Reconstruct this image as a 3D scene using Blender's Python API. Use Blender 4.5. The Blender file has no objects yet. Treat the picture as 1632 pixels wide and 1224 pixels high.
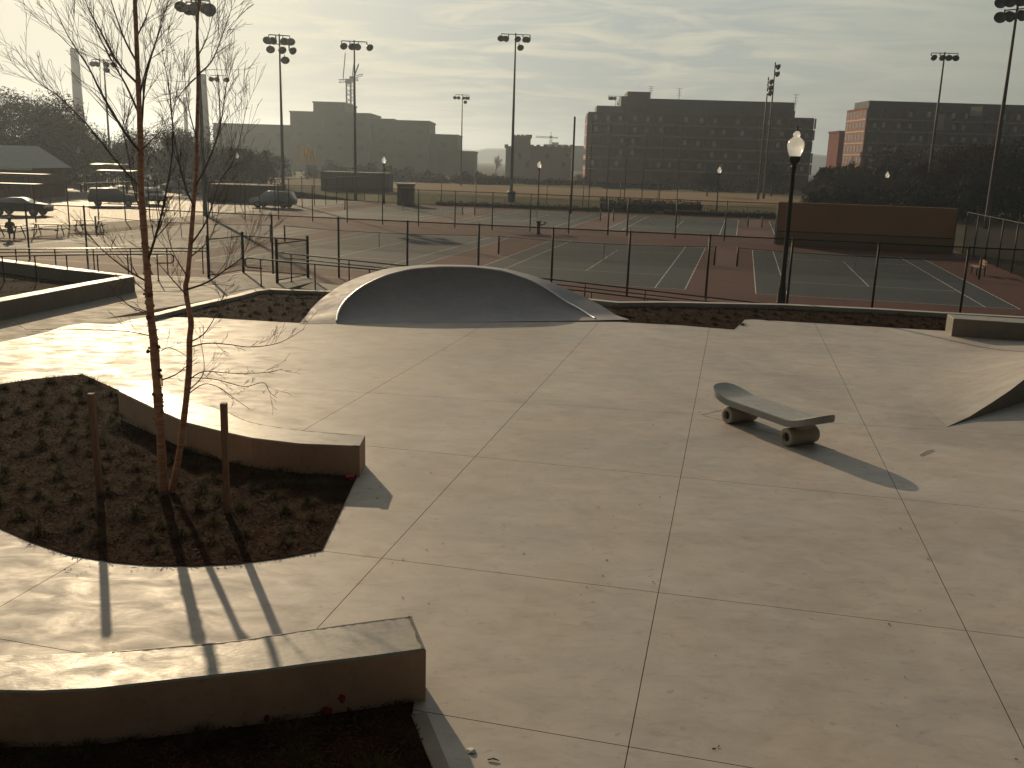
import bpy, bmesh, math, random
import numpy as np
from mathutils import Vector, Matrix
random.seed(7); rng = np.random.default_rng(7)
S = bpy.context.scene
COL = S.collection

# ------------------------------------------------------------------ camera
W, HH, F, PITCH, ROLL, H = 1632, 1224, 1504.0, 0.233, 0.030, 4.6
fwd = Vector((0, math.cos(PITCH), -math.sin(PITCH))); up0 = Vector((0, math.sin(PITCH), math.cos(PITCH))); rt0 = Vector((1, 0, 0))
RT = math.cos(ROLL)*rt0 + math.sin(ROLL)*up0; UP = -math.sin(ROLL)*rt0 + math.cos(ROLL)*up0
cd = bpy.data.cameras.new('camera'); cam = bpy.data.objects.new('camera', cd); COL.objects.link(cam)
cam.matrix_world = Matrix(((RT.x, UP.x, -fwd.x, 0), (RT.y, UP.y, -fwd.y, 0), (RT.z, UP.z, -fwd.z, H), (0, 0, 0, 1)))
cd.sensor_width = 36; cd.lens = F/W*36; cd.clip_start = 0.05; cd.clip_end = 9000
S.camera = cam

# ------------------------------------------------------------------ light
SUN_AZ, SUN_EL = math.radians(24.4), math.radians(18.6)      # left of the view direction
to_sun = Vector((-math.sin(SUN_AZ)*math.cos(SUN_EL), math.cos(SUN_AZ)*math.cos(SUN_EL), math.sin(SUN_EL)))
sl = bpy.data.lights.new('sun', 'SUN'); sun = bpy.data.objects.new('sun', sl); COL.objects.link(sun)
sl.energy = 3.3; sl.angle = math.radians(0.6); sl.color = (1.0, 0.765, 0.48)
sun.rotation_euler = to_sun.to_track_quat('Z', 'Y').to_euler(); sun.location = (-20, 40, 30)
wd = bpy.data.worlds.new('World'); S.world = wd; wd.use_nodes = True
HAZE_DENSITY, HAZE_ANISO, HAZE_COLOR = 0.00038, 0.66, (0.66, 0.78, 0.92)
def build_world():
    nt = wd.node_tree; N = nt.nodes; L = nt.links; N.clear()
    out = N.new('ShaderNodeOutputWorld'); bg = N.new('ShaderNodeBackground'); bg.inputs['Strength'].default_value = 0.1
    L.new(bg.outputs[0], out.inputs[0])
    sky = N.new('ShaderNodeTexSky'); sky.sky_type = 'NISHITA'; sky.sun_disc = False
    sky.sun_elevation = SUN_EL; sky.sun_rotation = -SUN_AZ; sky.dust_density = 1.5; sky.air_density = 1.2
    tc = N.new('ShaderNodeTexCoord'); sep = N.new('ShaderNodeSeparateXYZ'); L.new(tc.outputs['Generated'], sep.inputs[0])
    def m(op, a, b=None, clamp=False):
        n = N.new('ShaderNodeMath'); n.operation = op; n.use_clamp = clamp
        for i, v in enumerate((a, b)):
            if v is None: continue
            if isinstance(v, (int, float)): n.inputs[i].default_value = v
            else: L.new(v, n.inputs[i])
        return n.outputs[0]
    def mix(f, a, b, typ='MIX'):
        n = N.new('ShaderNodeMix'); n.data_type = 'RGBA'; n.blend_type = typ
        for i, v in ((0, f), (6, a), (7, b)):
            if isinstance(v, (int, float)): n.inputs[i].default_value = v
            elif isinstance(v, tuple): n.inputs[i].default_value = (*v, 1)
            else: L.new(v, n.inputs[i])
        return n.outputs[2]
    z = m('MAXIMUM', sep.outputs[2], 0.0)
    den = m('ADD', z, 0.10)
    cx = m('DIVIDE', sep.outputs[0], den); cy = m('DIVIDE', sep.outputs[1], den)
    cmb = N.new('ShaderNodeCombineXYZ'); L.new(cx, cmb.inputs[0]); L.new(cy, cmb.inputs[1])
    mp = N.new('ShaderNodeMapping'); L.new(cmb.outputs[0], mp.inputs[0]); mp.inputs['Scale'].default_value = (1.5, 2.3, 1); mp.inputs['Rotation'].default_value = (0, 0, 0.35)
    n1 = N.new('ShaderNodeTexNoise'); L.new(mp.outputs[0], n1.inputs[0]); n1.inputs['Scale'].default_value = 1.15; n1.inputs['Detail'].default_value = 9; n1.inputs['Roughness'].default_value = .58; n1.inputs['Distortion'].default_value = .9
    n2 = N.new('ShaderNodeTexNoise'); L.new(mp.outputs[0], n2.inputs[0]); n2.inputs['Scale'].default_value = 0.35; n2.inputs['Detail'].default_value = 3
    ramp = N.new('ShaderNodeMapRange'); ramp.inputs[1].default_value = .43; ramp.inputs[2].default_value = .63; L.new(n1.outputs[0], ramp.inputs[0])
    # sun-side glow: cosine with the sun direction
    dot = N.new('ShaderNodeVectorMath'); dot.operation = 'DOT_PRODUCT'; L.new(tc.outputs['Generated'], dot.inputs[0]); dot.inputs[1].default_value = to_sun
    g = m('POWER', m('MAXIMUM', dot.outputs['Value'], 0.0), 14.0)
    hz = m('POWER', m('SUBTRACT', 1.0, z), 9.0)
    # nishita, greyed and warmed by the thin overcast
    side = N.new('ShaderNodeMapRange'); side.interpolation_type = 'SMOOTHSTEP'; side.inputs[1].default_value = .60; side.inputs[2].default_value = .93; L.new(dot.outputs['Value'], side.inputs[0])
    body = mix(side.outputs[0], (4.75, 4.85, 3.9), (3.6, 4.15, 4.3))
    base = mix(m('SUBTRACT', 0.92, m('MULTIPLY', z, 0.45)), sky.outputs[0], body)
    veil = mix(m('MULTIPLY', ramp.outputs[0], m('MULTIPLY', m('ADD', 0.30, m('MULTIPLY', n2.outputs[0], 1.1)), m('ADD', .16, m('MULTIPLY', side.outputs[0], .84))), True), base, (9.0, 8.1, 5.9))
    low = mix(m('MULTIPLY', hz, 0.85), veil, (2.75, 2.95, 2.7))
    glow = mix(m('MULTIPLY', g, 0.06), low, (6.6, 6.0, 4.4))
    # the hazy sky dims steadily with the angle from the sun
    mr = N.new('ShaderNodeMapRange'); mr.interpolation_type = 'SMOOTHSTEP'; mr.inputs[1].default_value = -.10; mr.inputs[2].default_value = 0.78; mr.inputs[3].default_value = .12; mr.inputs[4].default_value = .88
    L.new(dot.outputs['Value'], mr.inputs[0]); v = N.new('ShaderNodeVectorMath'); v.operation = 'SCALE'; L.new(glow, v.inputs[0]); L.new(mr.outputs[0], v.inputs['Scale'])
    L.new(v.outputs[0], bg.inputs[0])
build_world()
S.view_settings.view_transform = 'Standard'; S.view_settings.look = 'None'; S.view_settings.exposure = 0.10; S.view_settings.gamma = 1
S.view_settings.use_curve_mapping = False
S.render.engine = 'CYCLES'
S.cycles.volume_bounces = 1; S.cycles.max_bounces = 8; S.cycles.transparent_max_bounces = 24

# ------------------------------------------------------------------ geometry helpers
CAM = Vector((0, 0, H))
def ray(x, y): return RT*((x-W/2)/F) - UP*((y-HH/2)/F) + fwd
def at(x, y, z=0.0):
    v = ray(x, y); return CAM + v*((z-H)/v.z)
def aty(x, y, Y):
    v = ray(x, y); return CAM + v*(Y/v.y)
def hit(x, y, P0, d):
    n = Vector((-d[1], d[0], 0)); v = ray(x, y); return CAM + v*((Vector(P0)-CAM).dot(n)/v.dot(n))
ZC = 4.6-5.544
YAW, CX, CY = .23, 5.179, 55.925
EU = Vector((math.cos(YAW), -math.sin(YAW), 0)); EV = Vector((math.sin(YAW), math.cos(YAW), 0))
def cw(u, v, z=ZC): return Vector((CX, CY, 0)) + EU*u + EV*v + Vector((0, 0, z))

class MB:
    def __init__(s): s.v = []; s.f = []; s.sm = []
    def add(s, vs, fs, smooth=False):
        b = len(s.v); s.v += [tuple(v) for v in vs]; s.f += [tuple(i+b for i in f) for f in fs]; s.sm += [smooth]*len(fs); return s
    def box(s, c, d, rz=0, M=None):
        cx, cy, cz = c; x, y, z = d[0]/2, d[1]/2, d[2]/2; ca, sa = math.cos(rz), math.sin(rz)
        vs = []
        for sx, sy, sz in ((-1,-1,-1),(1,-1,-1),(1,1,-1),(-1,1,-1),(-1,-1,1),(1,-1,1),(1,1,1),(-1,1,1)):
            px, py, pz = sx*x, sy*y, sz*z
            q = Vector((cx+px*ca-py*sa, cy+px*sa+py*ca, cz+pz)); vs.append(M @ q if M else q)
        return s.add(vs, ((0,3,2,1),(4,5,6,7),(0,1,5,4),(1,2,6,5),(2,3,7,6),(3,0,4,7)))
    def tube(s, pts, rad, n=6, cap=True, smooth=True):
        pts = [Vector(p) for p in pts]; k = len(pts)
        if isinstance(rad, (int, float)): rad = [rad]*k
        t = (pts[-1]-pts[0]).normalized(); a = t.orthogonal().normalized(); vs = []
        for i, p in enumerate(pts):
            t = (pts[min(i+1, k-1)]-pts[max(i-1, 0)])
            t = t.normalized() if t.length > 1e-9 else Vector((0, 0, 1))
            a = (a - t*a.dot(t)); a = a.normalized() if a.length > 1e-6 else t.orthogonal().normalized(); b = t.cross(a)
            for j in range(n):
                an = 2*math.pi*j/n; vs.append(p + (a*math.cos(an)+b*math.sin(an))*rad[i])
        fs = [(i*n+j, i*n+(j+1) % n, (i+1)*n+(j+1) % n, (i+1)*n+j) for i in range(k-1) for j in range(n)]
        s.add(vs, fs, smooth)
        if cap: b0 = len(s.v)-k*n; s.f += [tuple(b0+j for j in range(n))[::-1], tuple(b0+(k-1)*n+j for j in range(n))]; s.sm += [False, False]
        return s
    def lathe(s, prof, n=16, c=(0, 0, 0), smooth=True, M=None):
        vs = []
        for r, z in prof:
            for j in range(n):
                an = 2*math.pi*j/n; q = Vector((c[0]+r*math.cos(an), c[1]+r*math.sin(an), c[2]+z)); vs.append(M @ q if M else q)
        k = len(prof)
        return s.add(vs, [(i*n+j, i*n+(j+1) % n, (i+1)*n+(j+1) % n, (i+1)*n+j) for i in range(k-1) for j in range(n)], smooth)
    def prism(s, poly, z0, z1, bevel=0.0):
        """poly = list of (x,y); z0/z1 numbers"""
        p = [Vector((q[0], q[1])) for q in poly]
        if sum(p[i-1].cross(p[i]) for i in range(len(p))) < 0: p.reverse()
        n = len(p); rings = [[(q.x, q.y, z0) for q in p]]
        if bevel > 0:
            ins = []
            for i in range(n):
                e0 = (p[i]-p[i-1]).normalized(); e1 = (p[(i+1) % n]-p[i]).normalized()
                n0 = Vector((-e0.y, e0.x)); n1 = Vector((-e1.y, e1.x)); m_ = (n0+n1); m_ = m_/max(.35, m_.length_squared/2)
                ins.append(p[i]+m_*bevel)
            rings += [[(q.x, q.y, z1-bevel) for q in p], [(q.x, q.y, z1) for q in ins]]
        else: rings += [[(q.x, q.y, z1) for q in p]]
        vs = [v for r in rings for v in r]
        fs = [(k*n+i, k*n+(i+1) % n, (k+1)*n+(i+1) % n, (k+1)*n+i) for k in range(len(rings)-1) for i in range(n)]
        fs += [tuple(range(n))[::-1], tuple((len(rings)-1)*n+i for i in range(n))]
        return s.add(vs, fs)
    def strip(s, A, B, smooth=True):
        n = len(A); return s.add(list(A)+list(B), [(i, i+1, n+i+1, n+i) for i in range(n-1)], smooth)
    def mesh(s, name, m):
        me = bpy.data.meshes.new(name); me.from_pydata(s.v, [], s.f); me.polygons.foreach_set('use_smooth', s.sm)
        me.materials.append(m); me.update(); return me
    def build(s, name, m, parent=None, kind=None, label=None):
        return obj(name, s.mesh(name, m), parent, kind, label)
def obj(name, me, parent=None, kind=None, label=None, loc=None, rz=None):
    o = bpy.data.objects.new(name, me); COL.objects.link(o)
    if parent: o.parent = parent
    if kind: o['kind'] = kind
    if label: o['label'] = label
    if loc is not None: o.location = loc
    if rz is not None: o.rotation_euler = (0, 0, rz)
    return o
def npmesh(name, v, f, m, smooth=False):
    """v (n,3) array, f (k,3|4) array"""
    me = bpy.data.meshes.new(name); k = f.shape[1]
    me.vertices.add(len(v)); me.vertices.foreach_set('co', np.asarray(v, dtype=np.float32).ravel())
    me.loops.add(f.size); me.loops.foreach_set('vertex_index', f.ravel().astype(np.int32))
    me.polygons.add(len(f)); me.polygons.foreach_set('loop_start', np.arange(0, f.size, k, dtype=np.int32))
    me.polygons.foreach_set('use_smooth', [smooth]*len(f)); me.materials.append(m); me.update(calc_edges=True); return me
def tag(o, label, cat, group=None):
    o['label'] = label; o['category'] = cat
    if group: o['group'] = group
    return o
def thing(name, loc, rz, label, cat, group=None):
    o = bpy.data.objects.new(name, None); COL.objects.link(o); o.location = loc; o.rotation_euler = (0, 0, rz); o.empty_display_size = .2
    return tag(o, label, cat, group)
def copy_tree(o, parent=None):
    c = o.copy(); COL.objects.link(c)
    if parent: c.parent = parent
    for ch in list(o.children): copy_tree(ch, c)
    return c
def inside(poly, P):
    x, y = P[:, 0], P[:, 1]; r = np.zeros(len(P), bool); n = len(poly)
    for i in range(n):
        x1, y1 = poly[i][:2]; x2, y2 = poly[i-1][:2]
        c = ((y1 > y) != (y2 > y)); r ^= c & (x < (x2-x1)*(y-y1)/((y2-y1) if y2 != y1 else 1e-9)+x1)
    return r
def scatter(poly, n):
    a = np.array([p[:2] for p in poly]); lo, hi = a.min(0), a.max(0); out = np.zeros((0, 2))
    while len(out) < n:
        P = rng.uniform(lo, hi, (n*2, 2)); out = np.vstack([out, P[inside(poly, P)]])
    return out[:n]

# ------------------------------------------------------------------ materials
def mat(name, c, rough=.8, metal=0, var=.18, scale=2.0, bump=.0, bscale=40, spec=.5, c2=None, stretch=None, fine=.0, trans=0, coat=0):
    m = bpy.data.materials.new(name); m.use_nodes = True; nt = m.node_tree; N = nt.nodes; L = nt.links
    b = N['Principled BSDF']; b.inputs['Roughness'].default_value = rough; b.inputs['Metallic'].default_value = metal
    b.inputs['Specular IOR Level'].default_value = spec; b.inputs['Transmission Weight'].default_value = trans; b.inputs['Coat Weight'].default_value = coat
    tc = N.new('ShaderNodeTexCoord'); src = tc.outputs['Object']
    if stretch:
        mp = N.new('ShaderNodeMapping'); mp.inputs['Scale'].default_value = stretch; L.new(src, mp.inputs[0]); src = mp.outputs[0]
    n = N.new('ShaderNodeTexNoise'); n.inputs['Scale'].default_value = scale; n.inputs['Detail'].default_value = 5; n.inputs['Roughness'].default_value = .6; L.new(src, n.inputs[0])
    r = N.new('ShaderNodeValToRGB'); L.new(n.outputs[0], r.inputs[0])
    c2 = c2 or tuple(min(1, x*(1+var)) for x in c)
    r.color_ramp.elements[0].position = .35; r.color_ramp.elements[1].position = .65
    r.color_ramp.elements[0].color = (*[x*(1-var) for x in c], 1); r.color_ramp.elements[1].color = (*c2, 1)
    col = r.outputs[0]
    if fine:
        n3 = N.new('ShaderNodeTexNoise'); n3.inputs['Scale'].default_value = bscale*1.7; n3.inputs['Detail'].default_value = 2; L.new(src, n3.inputs[0])
        mr = N.new('ShaderNodeMapRange'); mr.inputs[1].default_value = .3; mr.inputs[2].default_value = .7; mr.inputs[3].default_value = 1-fine; mr.inputs[4].default_value = 1+fine; L.new(n3.outputs[0], mr.inputs[0])
        mx = N.new('ShaderNodeVectorMath'); mx.operation = 'SCALE'; L.new(col, mx.inputs[0]); L.new(mr.outputs[0], mx.inputs['Scale']); col = mx.outputs[0]
    L.new(col, b.inputs['Base Color'])
    if bump:
        n2 = N.new('ShaderNodeTexNoise'); n2.inputs['Scale'].default_value = bscale; n2.inputs['Detail'].default_value = 4; L.new(src, n2.inputs[0])
        bp = N.new('ShaderNodeBump'); bp.inputs['Strength'].default_value = bump; bp.inputs['Distance'].default_value = .01; L.new(n2.outputs[0], bp.inputs['Height']); L.new(bp.outputs[0], b.inputs['Normal'])
    return m
def concrete(name, c, rough=(.36, .6), stain=.5, scale=1.0, spec=.5, form=False):
    m = bpy.data.materials.new(name); m.use_nodes = True; nt = m.node_tree; N = nt.nodes; L = nt.links; b = N['Principled BSDF']
    b.inputs['Specular IOR Level'].default_value = spec
    tc = N.new('ShaderNodeTexCoord')
    def noise(sc, det, st=(1, 1, 1), rot=0, dist=0, ro=.55):
        mp = N.new('ShaderNodeMapping'); mp.inputs['Scale'].default_value = st; mp.inputs['Rotation'].default_value = (0, 0, rot); L.new(tc.outputs['Object'], mp.inputs[0])
        n = N.new('ShaderNodeTexNoise'); n.inputs['Scale'].default_value = sc*scale; n.inputs['Detail'].default_value = det; n.inputs['Distortion'].default_value = dist; n.inputs['Roughness'].default_value = ro; L.new(mp.outputs[0], n.inputs[0]); return n.outputs[0]
    def mr(src, a, b_, lo, hi):
        n = N.new('ShaderNodeMapRange'); n.inputs[1].default_value = a; n.inputs[2].default_value = b_; n.inputs[3].default_value = lo; n.inputs[4].default_value = hi; L.new(src, n.inputs[0]); return n.outputs[0]
    def mul(a, b_):
        n = N.new('ShaderNodeMath'); n.operation = 'MULTIPLY'; L.new(a, n.inputs[0]); L.new(b_, n.inputs[1]); return n.outputs[0]
    big = mr(noise(.22, 4, dist=1.2), .33, .67, 1-.16*stain, 1+.13*stain)
    mid = mr(noise(1.7, 8, (1, 1.5, 1), .4, .5, .66), .35, .7, 1+.09*stain, 1-.15*stain)
    sweep = mr(noise(4.5, 6, (1, 2.4, 1), -.25, .8, .65), .54, .74, 1, 1-.20*stain)
    spot = mr(noise(7, 3), .66, .74, 1, 1-.28*stain)
    fine = mr(noise(90, 2), .3, .7, .94, 1.06)
    f = mul(mul(mul(big, mid), mul(sweep, spot)), fine)
    tint = N.new('ShaderNodeMix'); tint.data_type = 'RGBA'; L.new(mr(noise(.5, 3, dist=.8), .4, .65, 0, 1), tint.inputs[0])
    tint.inputs[6].default_value = (*c, 1); tint.inputs[7].default_value = (c[0]*1.02, c[1]*.985, c[2]*.93, 1)
    v = N.new('ShaderNodeVectorMath'); v.operation = 'SCALE'; L.new(tint.outputs[2], v.inputs[0]); L.new(f, v.inputs['Scale']); L.new(v.outputs[0], b.inputs['Base Color'])
    L.new(mr(noise(1.6, 7, (1, 1.8, 1), .2, .6, .65), .33, .68, rough[0], rough[1]), b.inputs['Roughness'])
    bp = N.new('ShaderNodeBump'); bp.inputs['Strength'].default_value = .30; bp.inputs['Distance'].default_value = .004
    ad = N.new('ShaderNodeMath'); ad.operation = 'ADD'; L.new(noise(9, 5, (1, 2, 1)), ad.inputs[0]); L.new(noise(3.1, 4, (1, 1.6, 1), .3), ad.inputs[1]); L.new(ad.outputs[0], bp.inputs['Height'])
    L.new(bp.outputs[0], b.inputs['Normal']); return m
M = {}
M['plaza'] = concrete('trowelled_concrete', (.395, .358, .332), (.47, .70), .95, spec=.27)
M['walk'] = concrete('broomed_concrete', (.235, .215, .19), (.7, .85), .7, spec=.3)
M['bowl'] = concrete('smooth_bowl_concrete', (.295, .28, .30), (.55, .7), .7, 1.5, spec=.25)
M['ledge'] = concrete('ledge_concrete', (.255, .238, .21), (.34, .58), 1.5, 2.2, spec=.4)
M['ledge_face'] = concrete('bounce_tinted_concrete', (.44, .285, .19), (.55, .75), .9, 1.4, spec=.2)  # warm bounced light on the shaded ledge sides, put into the brown
M['kerb'] = concrete('pale_kerb_concrete', (.36, .335, .295), (.5, .7), .8)
M['wallc'] = concrete('wall_concrete', (.22, .185, .15), (.6, .8), .8, 1.3, spec=.2)  # darkened so planter sides and block front carry their shade in the colour
M['joint'] = mat('joint_dirt', (.035, .03, .025), .95)
M['mulch'] = mat('mulch_bed', (.021, .009, .0045), .95, spec=.02, var=.6, scale=2.5, bump=.6, bscale=25, fine=.35)
M['chip'] = mat('wood_chips', (.048, .018, .008), .85, var=.6, scale=1.2, spec=.06)
M['leaf_litter'] = mat('dry_leaves', (.20, .13, .07), .55, var=.4)
M['grass'] = mat('dry_tufts', (.044, .036, .012), .85, spec=.05, var=.4, scale=6, c2=(.10, .072, .024))
M['stake'] = mat('stake_wood', (.22, .12, .07), .8, var=.25, scale=8, stretch=(6, 6, .6), bump=.3)
M['bark'] = mat('birch_bark', (.50, .21, .11), .7, spec=.2, var=.4, scale=7, stretch=(.7, .7, 3.5), bump=.8, bscale=30, c2=(.50, .30, .20))
M['twig'] = mat('twig_bark', (.085, .052, .04), .65, var=.3)
M['strap'] = mat('black_rubber', (.02, .02, .02), .5)
M['yellow'] = mat('yellow_tape', (.5, .36, .05), .5)
M['cred'] = mat('court_red', (.092, .034, .028), .8, spec=.2, var=.14, scale=.35, fine=.08, bscale=6)
M['cgreen'] = mat('court_green', (.036, .047, .054), .75, spec=.2, var=.14, scale=.3, fine=.08, bscale=6)
M['line'] = mat('court_line_paint', (.50, .50, .49), .6, var=.06)
M['black'] = mat('black_coated_steel', (.018, .015, .014), .55, spec=.25)
M['rail'] = mat('dark_bronze_rail', (.022, .016, .013), .6, spec=.2)
M['rail_lit'] = mat('sunlit_rail', (.03, .022, .018), .3, spec=.6)  # second rail tone, sunlight put into its lighter, shinier finish
M['mesh'] = mat('black_fence_wire', (.012, .010, .010), .5)
M['net'] = mat('tennis_net', (.015, .015, .015), .8)
M['galv'] = mat('galvanised_steel', (.06, .055, .05), .6, metal=.2, var=.15)
M['flood'] = mat('floodlight_housing', (.07, .065, .06), .5)
M['asphalt'] = mat('parking_asphalt', (.06, .055, .046), .64, spec=.3, var=.18, scale=.4, fine=.15, bscale=8)
M['paving'] = mat('tan_paving', (.115, .092, .066), .75, spec=.2, var=.14, scale=.4, fine=.1, bscale=5)
M['ground'] = mat('winter_ground', (.05, .043, .028), .95, spec=.05, var=.3, scale=.05, fine=.2, bscale=1)
M['field'] = mat('field_grass', (.085, .078, .032), .95, spec=.05, var=.2, scale=.08, fine=.12, bscale=1.5)
M['infield'] = mat('infield_clay', (.20, .135, .08), .95, spec=.05, var=.1, scale=.1)
M['brick'] = mat('dark_red_brick', (.18, .055, .038), .85, spec=.1, var=.15, scale=.5)
M['brick2'] = mat('sunlit_brick', (.30, .10, .06), .85, var=.12, scale=.5)
M['slab'] = mat('balcony_concrete', (.5, .46, .43), .8, var=.1)
M['grey'] = mat('grey_cladding', (.12, .118, .115), .8, spec=.2, var=.08, scale=.2)
M['beige'] = mat('beige_masonry', (.17, .145, .12), .85, spec=.2, var=.08, scale=.1)
M['pale'] = mat('pale_stucco', (.40, .39, .36), .85, var=.08, scale=.1)
M['glass'] = mat('dark_window', (.03, .032, .035), .15, var=.1)
M['curtain'] = mat('pale_curtain', (.6, .58, .54), .8, var=.1)
M['roofgreen'] = mat('green_metal_roof', (.07, .095, .085), .4, var=.1)
M['board'] = mat('orange_backboard', (.37, .185, .085), .75, var=.08, scale=.3)
M['board2'] = mat('olive_backboard', (.24, .15, .07), .75, var=.08, scale=.3)
M['dark'] = mat('dark_screen', (.025, .024, .022), .8)
M['wood'] = mat('bench_wood', (.16, .09, .05), .6, var=.2, scale=5)
M['bench_lit'] = mat('sunlit_bench_wood', (.28, .17, .08), .5, var=.15, scale=5)  # bench wood again, sunlight put into the paler colour
M['hill'] = mat('wooded_hill', (.035, .05, .045), .95, var=.3, scale=.01)
M['crown'] = mat('bare_twigs', (.045, .030, .022), .9, spec=.05, var=.35, scale=.3)
M['crown_red'] = mat('russet_leaves', (.075, .036, .022), .9, spec=.05, var=.35, scale=.3, c2=(.10, .045, .024))
M['crown_green'] = mat('dark_evergreen', (.026, .026, .016), .9, spec=.05, var=.35, scale=.3)
M['gold'] = mat('golden_sign', (.75, .48, .06), .5, var=.03)
M['steel'] = mat('crane_steel', (.10, .095, .085), .6)
M['stack'] = mat('chimney_concrete', (.15, .135, .13), .85, var=.1, scale=.05)
M['coping'] = mat('bright_steel', (.8, .8, .78), .35, metal=1, var=.05)
M['board_conc'] = concrete('sculpture_concrete', (.27, .275, .27), (.42, .62), .8, 2.5, spec=.4)
M['wheel_conc'] = concrete('rough_concrete', (.30, .255, .20), (.55, .75), .8, 3)
M['red'] = mat('red_plastic', (.42, .02, .03), .35, var=.05)
M['paintmark'] = mat('red_marking_paint', (.20, .032, .026), .9, spec=.05, var=.6, scale=6)
M['stone'] = mat('pale_pebble', (.55, .52, .45), .8)
M['tyre'] = mat('tyre_rubber', (.02, .02, .02), .8)
M['rim'] = mat('alloy_rim', (.45, .45, .45), .3, metal=.8)
M['lens'] = mat('lamp_lens', (.5, .5, .48), .15)
M['tail'] = mat('red_lens', (.3, .02, .02), .2)
M['blue'] = mat('blue_bin', (.03, .06, .16), .5)
M['coat'] = mat('maroon_coat', (.16, .035, .045), .85)
M['skin'] = mat('skin', (.35, .2, .14), .6)
M['jeans'] = mat('dark_trousers', (.03, .035, .05), .8)
M['hedge'] = mat('dark_hedge', (.028, .026, .018), .9, var=.4, scale=2)
def paint(name, c): return mat(name, c, .28, var=.02, spec=.6, coat=.6)
def globe_mat():
    m = bpy.data.materials.new('frosted_globe'); m.use_nodes = True; N = m.node_tree.nodes; L = m.node_tree.links
    b = N['Principled BSDF']; b.inputs['Base Color'].default_value = (.97, .97, .95, 1); b.inputs['Roughness'].default_value = .16; b.inputs['Transmission Weight'].default_value = .85; b.inputs['IOR'].default_value = 1.35
    t = N.new('ShaderNodeBsdfTranslucent'); t.inputs[0].default_value = (.95, .98, 1, 1); mx = N.new('ShaderNodeMixShader'); mx.inputs[0].default_value = .55
    L.new(b.outputs[0], mx.inputs[1]); L.new(t.outputs[0], mx.inputs[2]); L.new(mx.outputs[0], N['Material Output'].inputs[0]); return m
M['globe'] = globe_mat()

# ================================================================== SETTING
# ---- terrain and far ground
def ground():
    mb = MB(); vs = []; R_ = [0, 60, 150, 400, 900, 2600]; n = 48
    mb.box((0, 900, -1.31), (5200, 5200, .7)); mb.build('ground', M['ground'], kind='structure')
ground()
def flat(name, pts, z, m, kind='structure', th=0.0):
    mb = MB(); mb.add([(p[0], p[1], z) for p in pts], [tuple(range(len(pts)))])
    o = mb.build(name, m, kind=kind)
    if o.data.polygons[0].normal.z < 0: o.data.flip_normals()
    return o
flat('field_grass', [cw(-62, 56.5), cw(60, 56.5), (90, 260, 0), (-75, 300, 0)], ZC-.010, M['field'])
flat('infield', [(-48, 172, 0), (30, 140, 0), (62, 166, 0), (48, 200, 0), (-50, 222, 0)], ZC-.006, M['infield'])
flat('parking_lot', [cw(-37.5, 56), cw(-39, 13), cw(-41, -4), cw(-120, 20), cw(-130, 70), cw(-60, 80)], ZC-.010, M['asphalt'])
flat('paving', [cw(-37.2, 54), cw(-38.8, 13), cw(-40.5, -4), cw(-60, -2), cw(-60, -30), cw(-27.4, -30), cw(-27.4, -13), cw(-35.4, -11), cw(-35.4, 54)], ZC-.006, M['paving'])
court = flat('court_surface', [cw(-35.4, -22), cw(23.2, -22), cw(23.2, 53.5), cw(-35.4, 53.5)], ZC-.004, M['cred'])
# ---- hazy hill
def hills():
    mb = MB(); n = 160; A = []; B = []; C_ = []
    for i in range(n+1):
        az = math.radians(-50+100*i/n); D = 1750
        h = 22+9*math.sin(az*5+1)+6*math.sin(az*13)+(18 if az > .2 else 0)*min(1, (az-.2)*6 if az > .2 else 0)+1.6*math.sin(i*2.3)+1.2*math.sin(i*5.1)
        A.append((math.sin(az)*D, math.cos(az)*D, -1.5)); B.append((math.sin(az)*(D+80), math.cos(az)*(D+80), h*.8)); C_.append((math.sin(az)*(D+330), math.cos(az)*(D+330), h))
    mb.strip(A, B).strip(B, C_); mb.build('hills', M['hill'], kind='structure')
hills()

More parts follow.
